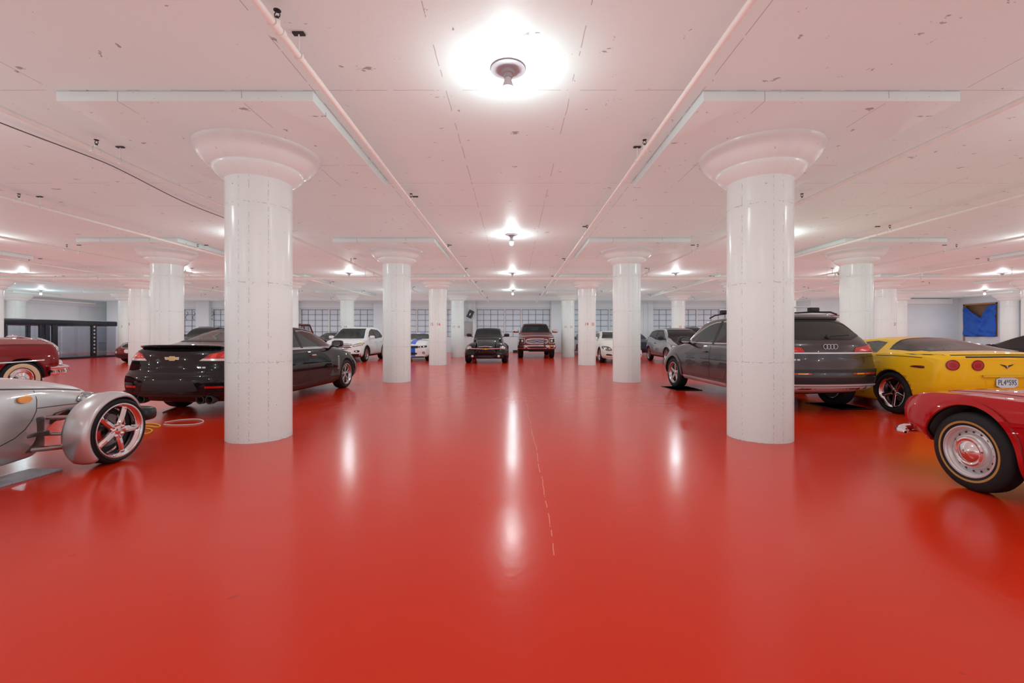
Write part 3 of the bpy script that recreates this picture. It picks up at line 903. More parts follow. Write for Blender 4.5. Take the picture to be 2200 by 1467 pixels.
def wheel_parts(style, R, tw, rr):
    """returns list of (name, mesh, materials) around origin, outer side = +y"""
    key = (style, R, tw, rr)
    if key in WH: return WH[key]
    h = tw/2; out = []
    # tyre
    sw = .012
    prof = [(rr-.012, -h+.02), (rr+.006, -h+.008), (rr+(R-rr)*.45, -h-sw*.3), (R-.035, -h+.006), (R-.012, -h+.018), (R-.002, -h+.04), (R, -h*.4), (R, h*.4), (R-.002, h-.04), (R-.012, h-.018), (R-.035, h-.006), (rr+(R-rr)*.45, h+sw*.3), (rr+.006, h-.008), (rr-.012, h-.02)]
    mb = MB().lathe(prof, 56, 'y')
    for g in (-.45, -.15, .15, .45):
        mb.lathe([(R+.0008, h*g-.004), (R+.0008, h*g+.004)], 56, 'y', mi=0)
    out.append(('tire', mb, [RUBBER]))
    rimm = CHROME if style in ('fat5', 'thin5', 'trim', 'white', 'capchrome') else ALLOY
    barrel = [(rr-.012, -h+.02), (rr-.02, -h+.03), (rr-.035, -.02), (rr-.038, h-.06), (rr-.022, h-.03), (rr+.004, h-.012), (rr+.008, h-.004), (rr-.004, h-.004), (rr-.014, h-.014)]
    rim = MB()
    rim.lathe(barrel, 56, 'y', mi=0)
    if style in ('fat5', 'thin5', 'split5', 'dbl5', 'ten'):
        yo = h-.035
        if style == 'fat5':
            for k in range(5):
                rm_ = spoke_mb(.02, rr-.025, .074, .062, yo+.004, yo+.008, .060, 2*PI*k/5+1.25, rounded=True); rim.add(rm_.v, rm_.f)
                a = 2*PI*k/5+1.25
                rim.ellipsoid(((rr-.035)*math.cos(a), yo-.016, (rr-.035)*math.sin(a)), (.030, .03, .030), 10, 8)
                rim.ellipsoid((.06*math.cos(a+.63), yo-.005, .06*math.sin(a+.63)), (.02, .03, .02), 8, 6)
            rim.lathe([(0, yo+.012), (.035, yo+.01), (.05, yo), (.055, yo-.05)], 24, 'y')
        elif style == 'thin5':
            for k in range(5):
                rm_ = spoke_mb(.03, rr-.013, .046, .060, yo-.026, yo+.006, .04, 2*PI*k/5-PI/2); rim.add(rm_.v, rm_.f)
            rim.lathe([(0, yo-.01), (.03, yo-.012), (.036, yo-.03), (.07, yo-.035), (.075, yo-.06)], 24, 'y')
        elif style == 'split5':
            for k in range(5):
                a = 2*PI*k/5+PI/2
                for d in (-1, 1):
                    rm_ = spoke_mb(.03, rr-.012, .030, .024, yo-.012, yo, .03, a+d*.06, skew=d*.20); rim.add(rm_.v, rm_.f)
            rim.lathe([(0, yo-.004), (.03, yo-.006), (.06, yo-.014), (.065, yo-.05)], 24, 'y')
        elif style == 'dbl5':
            for k in range(5):
                a = 2*PI*k/5+PI/2
                rm_ = spoke_mb(.03, rr-.012, .085, .055, yo-.02, yo, .03, a, skew=.12); rim.add(rm_.v, rm_.f)
            rim.lathe([(0, yo-.006), (.04, yo-.01), (.07, yo-.03), (.075, yo-.06)], 24, 'y')
        else:
            for k in range(10):
                rm_ = spoke_mb(.03, rr-.012, .026, .028, yo-.012, yo, .025, 2*PI*k/10); rim.add(rm_.v, rm_.f)
            rim.lathe([(0, yo-.004), (.04, yo-.008), (.06, yo-.02), (.065, yo-.05)], 24, 'y')
        out.append(('rim', rim, [rimm]))
        d = MB().lathe([(0, -.03), (rr*.62, -.03), (rr*.62, -.045), (0, -.045)], 32, 'y')
        d.lathe([(0, -.0), (.07, -.0), (.075, -.03)], 24, 'y')
        out.append(('brake_disc', d, [DISC]))
        a = .35
        cal = MB().lathe([(rr*.42, -.06), (rr*.70, -.06), (rr*.70, .0), (rr*.42, .0)], 8, 'y', closed=True, a0=a-.3, a1=a+.35)
        if style == 'fat5': out.append(('brake_caliper', cal, [mat('red_caliper', (.55, .02, .02), .3)]))
        back = MB().lathe([(0, -h+.035), (rr-.025, -h+.03)], 32, 'y')
        out.append(('wheel_back', back, [DARK]))
    elif style == 'trim':      # pressed steel wheel with trim ring, holes and small dome cap
        rim.lathe([(rr-.002, h-.002), (rr+.004, h-.002), (rr+.006, h-.01)], 56, 'y')
        rim.lathe([(rr-.006, h-.006), (rr-.012, h-.018), (rr-.016, h-.040), (rr-.020, h-.058), (rr-.030, h-.062), (rr-.056, h-.048), (.142, h-.030), (.136, h-.018), (.128, h-.014), (.120, h-.020)], 56, 'y')
        out.append(('rim', rim, [BRIGHT]))
        cap = MB().lathe([(.122, h-.022), (.118, h-.008), (.106, h-.002), (.094, h-.008), (.086, h-.008), (.078, h+.002), (.066, h+.008), (.045, h+.022), (.018, h+.032), (.014, h+.040), (0, h+.042)], 40, 'y')
        out.append(('hub_cap', cap, [CHROME]))
        hl = MB()
        for k in range(16):
            a = 2*PI*k/16; r_ = rr-.043
            hl.lathe([(0, h-.050), (.0095, h-.0505)], 10, 'y', (r_*math.cos(a)*.985, 0, r_*math.sin(a)*.985))
        out.append(('vent_hole', hl, [DARK]))
        gold = MB().lathe([(rr+.028, h+.0005), (rr+.034, h+.0025), (rr+.044, h+.003), (rr+.046, h+.001)], 56, 'y')
        out.append(('gold_stripe', gold, [mat('gold_wall_stripe', (.42, .22, .06), .6)]))
    elif style == 'white':     # whitewall with full chrome cover
        out.append(('rim', MB().lathe(barrel, 48, 'y'), [mat('dark_red_wheel', (.12, .008, .006), .3)]))
        pr = [(rr-.012, h-.01), (rr-.03, h-.004), (rr-.04, h-.014), (rr-.055, h-.006), (rr-.065, h-.014), (rr-.08, h-.004), (rr-.095, h-.012), (.075, h+.002), (.066, h+.02), (.04, h+.035), (0, h+.04)]
        out.append(('hub_cap', MB().lathe(pr, 48, 'y'), [CHROME]))
        ww = MB().lathe([(rr+.006, h-.004), (rr+.02, h+.004), (rr+(R-rr)*.50, h+.009), (rr+(R-rr)*.58, h+.006)], 56, 'y')
        out.append(('whitewall', ww, [mat('cream_whitewall', (.72, .55, .36), .6)]))
    res = []
    for nm, mb, ms in out:
        o = mb.build(nm, ms, angle=40); res.append((nm, o.data)); bpy.data.objects.remove(o)
    WH[key] = res
    return res
def wheels(car, style, tw=.23, rr=.24, out=.02, which='all', rot=0.0, steer=0.0, ys=None):
    for ax in (car.ro, car.ro+car.wb):
        for sg in (1, -1):
            yo = car.f['w'](ax) - out - tw/2
            if ys: yo = ys[0 if ax == car.ro else 1]
            first = None
            for nm, me in wheel_parts(style, car.R, tw, rr):
                o = bpy.data.objects.new(nm, me); COL.objects.link(o)
                if first is None:
                    first = o; o.parent = car.t
                    o.location = (car.X(ax), yo*sg, car.R)
                    o.rotation_euler = (0, rot*sg, 0 if sg > 0 else PI)
                    if steer and ax > car.ro: o.rotation_euler[2] += steer
                else: o.parent = first
def mirror(car, x, z, y, m=None, s=1.0, glass_=True):
    for sg in (1, -1):
        mb = MB(); X = car.X(x)
        mb.ellipsoid((X, (y+.13*s)*sg, z+.06*s), (.075*s, .125*s, .075*s), 16, 10, pw=.6)
        mb.tube([(X+.02, (y-.05)*sg, z-.02), (X, (y+.06)*sg, z+.01)], .022, 8)
        o = mb.build('wing_mirror', m or car.pm, car.t)
        if glass_:
            MB().prism(rnd([(( y+.04*s)*sg, z+.01), ((y+.225*s)*sg, z+.01), ((y+.225*s)*sg, z+.11*s), ((y+.04*s)*sg, z+.11*s)], 1), X-.078*s, X-.070*s, 'x').build('mirror_glass', CHROME, o)
def handle(car, x, z, door, m=None, w=.10):
    for sg, vw in ((1, 'L'), (-1, 'R')):
        loc, n, _ = car.ray(vw, x, z)
        mb = MB().ellipsoid(loc+n*.03, (w, .014, .016), 14, 8, pw=.6)
        for q in (-w*.8, w*.8): mb.tube([loc+Vector((q, 0, 0))-n*.01, loc+Vector((q, 0, 0))+n*.03], .011, 6)
        mb.build('door_handle', m or car.pm, door if not isinstance(door, dict) else door[vw])
def door(car, poly, hx=None, hz=None, hm=None, m=None, hw=.09):
    d = {}
    for vw in 'LR':
        car.line('door_seam_tmp', poly, vw, CABIN, .014, .0006, .003, closed=True) if False else None
        o = car.patch('door', poly, vw, m or car.pm, .0035, .006, .06, ring=None)
        rg = car.patch('door_gap', inset(poly, -.007), vw, CABIN, .0006, .004, .08, parent=o)
        d[vw] = o
    if hx: handle(car, hx, hz, d, hm, hw)
    return d
def panel(car, name, poly, view, m=None, gap=.007, both=False):
    o = car.patch(name, poly, view, m or car.pm, .0035, .006, .06, both=both)
    car.patch(name + '_gap', inset(poly, -gap), view, CABIN, .0006, .004, .08, parent=o, both=both)
    return o
def plate(car, view, z, txt=None, w=.30, h=.15, bgc=(.80, .81, .82), tc=(.05, .07, .2), tilt=0.0, y=0.0, off=.02):
    loc, n, _ = car.ray(view, y, z); sx = 1 if view == 'F' else -1
    x = loc.x + sx*off
    o = MB().prism(rnd(rect(y-w/2, y+w/2, z-h/2, z+h/2), 1), x-.004, x+.004, 'x').build('licence_plate', mat('plate_%s' % str(bgc), bgc, .4), car.t)
    if txt:
        mb = text_mb(txt, h*.72, .0008)
        xs = [p[0] for p in mb.v]; k = w*.86/(max(xs)-min(xs)); 
        mb.v = [(p[0]*k, p[1], p[2]) for p in mb.v]
        mb.xf(Matrix.Translation((x+sx*.0055, y, z-.004)) @ Matrix.Rotation(PI/2*sx, 4, 'Z'))
        mb.build('plate_lettering', mat('plate_ink', tc, .5), o)
    return o
# ================================================================ the cars
AWAY, TOWARD = PI/2, -PI/2
def at(cx_, rear_or_front, L, heading, tilt=0.0):
    """world position of the car centre from its rear bumper (facing away) or front bumper (facing the camera)"""
    return (cx_, rear_or_front + L/2, 0)
def off(px, py, th, L):     # rear bumper centre at (px,py), heading angle th -> centre of the car
    return (px + math.cos(th)*L/2, py + math.sin(th)*L/2, 0)

def black_sedan():
    L = 4.97; th = PI/2 - math.radians(4)
    P = paint('black_lacquer', (.006, .006, .007), 0, .25)
    c = Car('sedan', 'glossy black four door sedan with boot spoiler, seen from behind beyond the nearest left column',
        off(-5.26, 6.79, th, L), th, L, dict(
        zt=[(0, 1.02), (.08, 1.10), (.5, 1.125), (.75, 1.17), (1.65, 1.425), (2.3, 1.475), (2.8, 1.45), (3.25, 1.30), (3.75, 1.06), (4.2, .99), (4.65, .90), (4.97, .78)],
        zb=[(0, .93), (.5, 1.0), (1.2, .98), (3.0, .945), (3.75, .93), (4.4, .86), (4.97, .70)],
        w=[(0, .90), (.45, .935), (1.12, .955), (1.9, .935), (3.3, .93), (4.03, .95), (4.6, .93), (4.97, .86)],
        wb=[(0, .80), (.5, .86), (1.2, .88), (3.7, .87), (4.5, .84), (4.97, .74)],
        wt=[(0, .68), (.5, .70), (.9, .64), (1.7, .57), (2.8, .58), (3.5, .66), (3.9, .72), (4.97, .62)],
        zl=[(0, .30), (.3, .24), (.9, .19), (4.2, .17), (4.97, .22)], crown=[(0, .03), (4.97, .05)]),
        P, 1.12, 2.915, .345, arch=.385, tail=[(.24, .02), (.36, -.06), (.55, -.08), (.66, -.06), (.72, -.01), (.85, .01), (1.1, .05)], plan=(.25, .22))
    c.patch('rear_window', [(.62, 1.17), (.50, 1.41), (-.50, 1.41), (-.62, 1.17)], 'B', GLASSD, .003, .006, .06, ring=(.03, BLACKP))
    c.window('windscreen', [(.68, 1.06), (.52, 1.41), (-.52, 1.41), (-.68, 1.06)], 'F')
    sidew = [(1.15, 1.03), (1.55, 1.28), (1.95, 1.36), (2.6, 1.38), (2.95, 1.33), (3.58, 1.02)]
    c.window('side_window', sidew, 'L', both=True, trim=CHROME, tw=.014)
    c.line('window_pillar', [(2.18, 1.0), (2.30, 1.38)], 'L', BLACKP, .08, .006, .004, both=True)
    c.line('belt_trim', [(1.15, 1.015), (2.4, 1.005), (3.62, 1.0)], 'L', CHROME, .018, .008, both=True)
    door(c, [(2.33, .99), (3.45, .985), (3.50, .70), (3.42, .36), (2.30, .34), (2.28, .6)], 2.50, .86, CHROME)
    door(c, [(1.32, .99), (2.27, .99), (2.24, .6), (2.26, .34), (1.62, .34), (1.50, .55), (1.38, .72)], 1.45, .87, CHROME)
    # boot lid with lip spoiler
    panel(c, 'boot_lid', [(.60, 1.06), (-.60, 1.06), (-.56, .76), (-.50, .70), (.50, .70), (.56, .76)], 'B')
    mb = MB(); n = 24; vs = []
    for i in range(n+1):
        y = -.66+1.32*i/n; k = (abs(y)/.66); x = c.X(.03+.17*k**2.4); z = 1.115-.02*k**3
        vs += [(x+.14, y, z-.012), (x+.02, y, z+.012), (x-.03, y, z+.022), (x-.038, y, z+.010), (x+.02, y, z-.030)]
    mb.add(vs, [(i*5+k, i*5+(k+1) % 5, (i+1)*5+(k+1) % 5, (i+1)*5+k) for i in range(n) for k in range(5)] + [(4, 3, 2, 1, 0), tuple(n*5+k for k in range(5))])
    mb.build('spoiler', P, c.t, angle=50)
    for sg in (1, -1):
        q = lambda pl: pl if sg > 0 else mir(pl)
        o = c.patch('tail_light', q([(.42, .885), (.92, .875), (.95, .93), (.92, 1.03), (.74, 1.05), (.55, 1.0)]), 'B', REDL, .008, .01, .04, ring=(.012, DARK))
        c.patch('light_strip', q([(.43, .890), (.90, .885), (.91, .915), (.47, .922)]), 'B', CLEARL, .013, .004, .04, parent=o)
        c.patch('brake_lens', q([(.56, .935), (.64, .935), (.66, 1.0), (.60, .99)]), 'B', REDL2, .013, .004, .04, parent=o)
        c.patch('brake_lens', q([(.70, .935), (.84, .935), (.84, 1.0), (.73, 1.005)]), 'B', REDL2, .013, .004, .04, parent=o)
        c.patch('reflector', q(rect(.56, .80, .475, .505)), 'B', REDL, .006, .006, .05)
        mb = MB().lathe([(.058, 0), (.066, -.05), (.066, -.12), (.054, -.12), (.050, 0)], 24, 'x', (c.X(.10), .63*sg, .30))
        mb.lathe([(.058, 0), (.066, -.05), (.066, -.12), (.054, -.12), (.050, 0)], 24, 'x', (c.X(.10), .48*sg, .30))
        mb.build('exhaust_tip', DARK, c.t)
    c.patch('number_plate_recess', rnd([(-.38, .60), (.38, .60), (.46, .46), (.44, .42), (-.44, .42), (-.46, .46)], 1), 'B', BLACKP, .004, .006, .05)
    c.patch('bumper_valance', [(-.80, .40), (.80, .40), (.76, .27), (-.76, .27)], 'B', BLACKP, .004, .006, .06)
    c.line('bumper_lip', [(-.86, .405), (.86, .405)], 'B', P, .03, .03, .01)
    # bow tie badge
    bt = [(-.11, -.018), (-.11, .022), (-.04, .022), (-.04, .034), (.045, .034), (.045, .022), (.125, .022), (.105, -.018), (.04, -.018), (.04, -.032), (-.045, -.032), (-.045, -.018)]
    c.patch('bow_tie_badge', [(a, b+.925) for a, b in bt], 'B', CHROME, .010, .004, .03)
    c.patch('bow_tie_centre', [(a*.82, b*.68+.926) for a, b in bt], 'B', mat('badge_gold', (.60, .42, .14), .25, .8), .013, .002, .03)
    for q in (-.52, -.46): c.patch('chrome_letter', rect(q, q+.045, .775, .80), 'B', CHROME, .008, .003, .05)
    # front fender vent, bumper lines, mirrors
    c.patch('fender_vent', [(3.54, .50), (3.60, .50), (3.66, .80), (3.60, .80)], 'L', BLACKP, .003, .004, .04, ring=(.012, CHROME), both=True)
    c.line('bumper_seam', [(.42, .34), (.42, .72), (.30, .86)], 'L', CABIN, .008, .001, both=True)
    c.patch('sill_skirt', [(1.60, .30), (3.50, .30), (3.50, .21), (1.60, .21)], 'L', P, .02, .02, .06, both=True)
    c.patch('headlight', rnd([(.52, .66), (.84, .70), (.86, .80), (.58, .74)], 1), 'F', CLEARL, .004, .006, .05, both=True)
    c.patch('grille', [(-.4, .60), (.4, .60), (.44, .72), (-.44, .72)], 'F', BLACKP, .004, .006, .06)
    c.finish(); wheels(c, 'split5', .245, .245)
    mirror(c, 3.42, 1.03, .86, BLACKP)

def grey_estate():
    L = 4.66; th = PI/2 + math.radians(4.4)
    P = paint('dark_grey_metallic', (.058, .054, .057), .7, .28)
    c = Car('sport_utility_vehicle', 'dark grey metallic estate car with roof rack, parked behind the nearest right column',
        off(5.10, 7.05, th, L)[:2]+(.0165,), th, L, dict(
        zt=[(0, 1.16), (.06, 1.21), (.22, 1.33), (.48, 1.53), (.62, 1.60), (1.0, 1.635), (1.8, 1.66), (2.4, 1.64), (2.75, 1.59), (3.15, 1.36), (3.5, 1.12), (3.9, 1.06), (4.4, .98), (4.66, .86)],
        zb=[(0, 1.10), (.5, 1.10), (1.5, 1.06), (3.3, 1.02), (4.2, .95), (4.66, .80)],
        w=[(0, .92), (.4, .945), (.95, .965), (1.8, .945), (3.0, .945), (3.77, .965), (4.3, .94), (4.66, .88)],
        wb=[(0, .84), (.5, .88), (1.5, .89), (3.5, .89), (4.66, .78)],
        wt=[(0, .78), (.3, .66), (.6, .60), (2.4, .62), (3.2, .70), (3.5, .78), (4.66, .66)],
        zl=[(0, .40), (.4, .30), (1.0, .25), (3.9, .25), (4.66, .32)], crown=[(0, .03), (.6, .05), (3, .05), (4.66, .05)]),
        P, .95, 2.82, .36, arch=.41, tail=[(.3, .16), (.42, .03), (.6, 0), (.78, .03), (.86, .05), (1.0, .06), (1.2, .10), (1.6, .1)], plan=(.22, .20))
    c.patch('rear_window', rnd([(.74, 1.19), (.56, 1.53), (-.56, 1.53), (-.74, 1.19)], 1), 'B', GLASSD, .004, .006, .06, ring=(.03, BLACKP))
    c.window('windscreen', [(.72, 1.12), (.57, 1.56), (-.57, 1.56), (-.72, 1.12)], 'F')
    c.window('side_window', rnd([(.62, 1.12), (.80, 1.46), (1.5, 1.545), (2.25, 1.545), (2.62, 1.47), (3.28, 1.10), (1.9, 1.09)], 1), 'L', both=True, trim=BRIGHT, tw=.015, gm=GLASSD)
    for a, b in (((1.05, 1.07), (1.13, 1.53)), ((2.05, 1.07), (2.10, 1.56))): c.line('window_pillar', [a, b], 'L', BLACKP, .08, .006, both=True)
    door(c, [(2.10, 1.06), (3.16, 1.06), (3.26, .85), (3.24, .42), (2.08, .40)], 2.28, .92)
    door(c, [(1.12, 1.06), (2.05, 1.06), (2.03, .40), (1.55, .40), (1.42, .62), (1.24, .78)], 1.24, .94)
    # liftgate
    panel(c, 'tailgate', [(.62, 1.15), (-.62, 1.15), (-.70, .95), (-.66, .70), (.66, .70), (.70, .95)], 'B')
    for sg in (1, -1):
        q = lambda pl: pl if sg > 0 else mir(pl)
        o = c.patch('tail_light', q([(.40, .99), (.94, .99), (.93, 1.12), (.84, 1.13), (.46, 1.075)]), 'B', REDL, .009, .008, .04, ring=(.01, DARK))
        c.patch('brake_lens', q([(.52, 1.005), (.90, 1.005), (.89, 1.03), (.55, 1.03)]), 'B', REDL2, .012, .004, .05, parent=o)
        c.patch('bumper_light', q(rect(.34, .84, .63, .67)), 'B', REDL, .008, .006, .05, ring=(.008, DARK))
        c.patch('amber_lens', q(rect(.42, .56, .64, .66)), 'B', AMBER, .012, .003, .05)
    c.line('tailgate_chrome_strip', [(-.93, .98), (.93, .98)], 'B', BRIGHT, .022, .014, .006)
    c.patch('bumper_step', [(-.90, .72), (.90, .72), (.90, .67), (-.90, .67)], 'B', BLACKP, .012, .02, .06)
    c.line('bumper_chrome_strip', [(-.90, .47), (.90, .47)], 'B', BRIGHT, .022, .022, .01)
    c.patch('skid_plate', [(-.62, .44), (.62, .44), (.54, .34), (-.54, .34)], 'B', BRIGHT, .014, .02, .06)
    c.patch('bumper_corner_trim', [(.66, .44), (.90, .44), (.88, .36), (.62, .36)], 'B', BRIGHT, .010, .02, .06, both=True)
    c.patch('mesh_insert', [(-.90, .59), (.90, .59), (.88, .49), (-.88, .49)], 'B', BLACKP, .004, .006, .06)
    # four interlocking rings
    loc, n, _ = c.ray('B', 0, 1.085)
    mb = MB()
    for k in range(4):
        mb.lathe([(.034, -.006), (.042, -.006), (.042, .004), (.034, .004)], 28, 'x', (loc.x-.016, (k-1.5)*.056, 1.085), closed=True)
    mb.build('ring_badge', CHROME, c.t)
    for q in (.56, .50): c.patch('chrome_letter', rect(q, q+.04, .86, .885), 'B', CHROME, .008, .003, .05)
    # roof spoiler, wiper
    c.patch('roof_spoiler', [(.60, 1.585), (-.60, 1.585), (-.61, 1.535), (.61, 1.535)], 'B', P, .05, .02, .06)
    l2, n2, _ = c.ray('B', -.02, 1.225)
    MB().tube([l2+n2*.03, l2+n2*.035+Vector((0, -.36, .02))], .009, 6).ellipsoid(l2+n2*.02, (.03, .03, .045), 10, 6).build('rear_wiper', BLACKP, c.t)
    # roof rails and load bars
    for sg in (1, -1):
        pts = [(c.X(x), .58*sg, z) for x, z in ((.62, 1.63), (.75, 1.675), (1.2, 1.70), (2.0, 1.71), (2.5, 1.69), (2.72, 1.635))]
        MB().tube(pts, .016, 8).build('roof_rail', BLACKP, c.t)
    for x in (1.15, 2.15):
        b = MB(); b.box(c.X(x)-.03, c.X(x)+.03, -.66, .66, 1.775, 1.797)
        for sg in (1, -1): b.box(c.X(x)-.045, c.X(x)+.045, .50*sg, .64*sg, 1.70, 1.776)
        b.build('roof_bar', [BRIGHT if x else BLACKP], c.t, bevel=.006)
        for sg in (1, -1): MB().box(c.X(x)-.05, c.X(x)+.05, min(.49*sg, .66*sg), max(.49*sg, .66*sg), 1.695, 1.78).build('bar_foot', BLACKP, c.t, bevel=.012)
    c.patch('sill_trim', [(1.50, .34), (3.26, .36), (3.26, .29), (1.50, .27)], 'L', BRIGHT, .02, .03, .06, both=True)
    # wheel arch flares
    for ax in (c.ro, c.ro+c.wb):
        pts = [(ax+.445*math.cos(a), .36+.445*math.sin(a)) for a in np.linspace(-.12, PI+.12, 22)]
        c.line('arch_flare', pts, 'L', P, .075, .016, .02, both=True)
    c.patch('headlight', rnd([(.55, .78), (.88, .80), (.88, .90), (.58, .88)], 1), 'F', CLEARL, .004, .006, .05, both=True)
    c.patch('grille', rnd([(-.45, .45), (.45, .45), (.52, .80), (-.52, .80)], 1), 'F', BLACKP, .004, .006, .06, ring=(.03, BRIGHT))
    c.finish(); wheels(c, 'dbl5', .235, .245)
    mirror(c, 3.02, 1.09, .89, BLACKP, 1.05)

def yellow_coupe():
    L = 4.44
    P = paint('yellow_lacquer', (.86, .50, .012), 0, .3)
    c = Car('sports_car', 'yellow low sports coupe with four round tail lights and number plate',
        off(7.16, 6.42, PI/2, L), PI/2, L, dict(
        zt=[(0, 1.00), (.10, 1.03), (.35, 1.05), (.6, 1.10), (1.0, 1.20), (1.35, 1.25), (1.65, 1.262), (2.0, 1.235), (2.45, 1.06), (2.8, .93), (3.5, .85), (4.1, .74), (4.44, .62)],
        zb=[(0, .92), (.4, .965), (.88, .985), (1.4, .95), (2.3, .90), (3.0, .88), (3.5, .88), (4.0, .74), (4.44, .55)],
        w=[(0, .88), (.4, .93), (.88, .965), (1.5, .90), (2.2, .88), (3.0, .91), (3.57, .93), (4.1, .90), (4.44, .78)],
        wb=[(0, .82), (.5, .87), (.88, .89), (1.5, .84), (2.3, .81), (3.2, .84), (3.57, .86), (4.0, .80), (4.44, .66)],
        wt=[(0, .74), (.4, .76), (.7, .66), (1.1, .56), (1.9, .50), (2.4, .58), (2.8, .68), (3.6, .66), (4.44, .5)],
        zl=[(0, .34), (.3, .22), (.8, .15), (3.8, .13), (4.44, .20)], crown=[(0, .02), (1.2, .05), (2.3, .04), (4.44, .05)]),
        P, .88, 2.685, .345, arch=.375, archw=.45, tail=[(.3, .22), (.42, .08), (.58, .02), (.78, 0), (.9, .0), (1.0, -.01), (1.1, .0)], plan=(.30, .20))
    # big curved rear hatch glass: from the top and the sides
    c.window('hatch_glass', [(.46, -.70), (.70, -.775), (.95, -.78), (1.10, -.765), (1.16, -.66), (1.20, -.50), (1.24, -.3), (1.25, 0), (1.24, .3), (1.20, .50), (1.16, .66), (1.10, .765), (.95, .78), (.70, .775), (.46, .70), (.40, .5), (.37, .3), (.36, 0), (.37, -.3), (.40, -.5)], 'T', see=True, gm=glass('hatch_glass_tint', (.16, .18, .19), .05), tw=.035)
    c.window('door_window', [(1.30, .985), (1.36, 1.16), (1.60, 1.185), (1.95, 1.15), (2.50, .935), (1.8, .955)], 'L', both=True, see=True, gm=GLASS, tw=.02)
    c.window('windscreen', [(.60, .98), (.44, 1.20), (-.44, 1.20), (-.60, .98)], 'F', see=True, tw=.03)
    door(c, [(1.50, .93), (2.60, .915), (2.75, .75), (2.70, .30), (1.50, .28), (1.44, .7)])
    for sg in (1, -1):
        for y in (.70, .40):
            zc = .845
            o = c.patch('tail_light', ell(y*sg, zc, .078, .078, 28), 'B', REDL, .010, .012, .03, ring=(.012, mat('deep_red', (.12, .004, .004), .2, coat=1)))
            c.patch('inner_lens', ell(y*sg, zc, .040, .040, 20), 'B', mat('dark_red_lens', (.30, .006, .006), .1, coat=1), .013, .003, .03, parent=o)
    pts = [(2.3, .905), (2.4, .89)]
    c.line('deck_seam', [(-.86, .985), (-.5, .995), (0, 1.0), (.5, .995), (.86, .985)], 'B', CABIN, .012, .002)
    c.line('spoiler_edge', [(-.55, .965), (0, .972), (.55, .965)], 'B', CABIN, .022, .003)
    c.line('beltline_gap', [(.40, .940), (.80, .950), (1.26, .938)], 'L', CABIN, .010, .001, both=True)
    c.patch('side_marker', rnd([(.33, .775), (.33, .82), (.50, .815), (.56, .79)], 1), 'L', mat('dark_marker', (.10, .01, .008), .2, coat=1), .006, .005, .04, both=True)
    # plate recess, plate, wing badge
    rc = c.patch('plate_recess', rnd([(-.30, .68), (.30, .68), (.24, .46), (-.24, .46)], 1), 'B', P, .003, .004, .05)
    c.line('recess_brow', [(-.34, .692), (.34, .692)], 'B', P, .02, .035, .01)
    plate(c, 'B', .60, 'PL4*S9S', w=.31, h=.155, bgc=(.62, .70, .74), tc=(.03, .05, .09))
    bd = []
    c.patch('wing_badge', [(-.10, .865), (-.03, .850), (0, .815), (.03, .850), (.10, .865), (.07, .845), (.03, .828), (0, .800), (-.03, .828), (-.07, .845)], 'B', DARK, .008, .003, .02)
    c.patch('badge_point', [(-.012, .85), (0, .79), (.012, .85)], 'B', CHROME, .011, .003, .02)
    c.patch('side_scoop', [(2.98, .62), (3.14, .62), (3.10, .78), (3.02, .80)], 'L', BLACKP, .002, .004, .04, both=True)
    c.patch('door_scoop', [(1.40, .93), (1.50, .93), (1.47, .86), (1.43, .84)], 'L', BLACKP, .002, .004, .04, both=True) if False else None
    c.patch('rear_valance', [(-.62, .40), (.62, .40), (.55, .30), (-.55, .30)], 'B', BLACKP, .004, .006, .06)
    mb = MB()
    for y in (-.12, -.04, .04, .12): mb.lathe([(.035, 0), (.04, -.06), (.032, -.06), (.03, 0)], 16, 'x', (c.X(.18), y, .29))
    mb.build('exhaust_tips', CHROME, c.t)
    c.patch('headlight', rnd([(3.9, .60), (4.15, .62), (4.1, .75), (3.8, .80)], 1), 'T', CLEARL, .004, .004, .05) if False else None
    c.finish(); wheels(c, 'thin5', .28, .245, .03)
    c.seats(1.65, zb=.25, top=.98)
    mirror(c, 2.42, .95, .82)

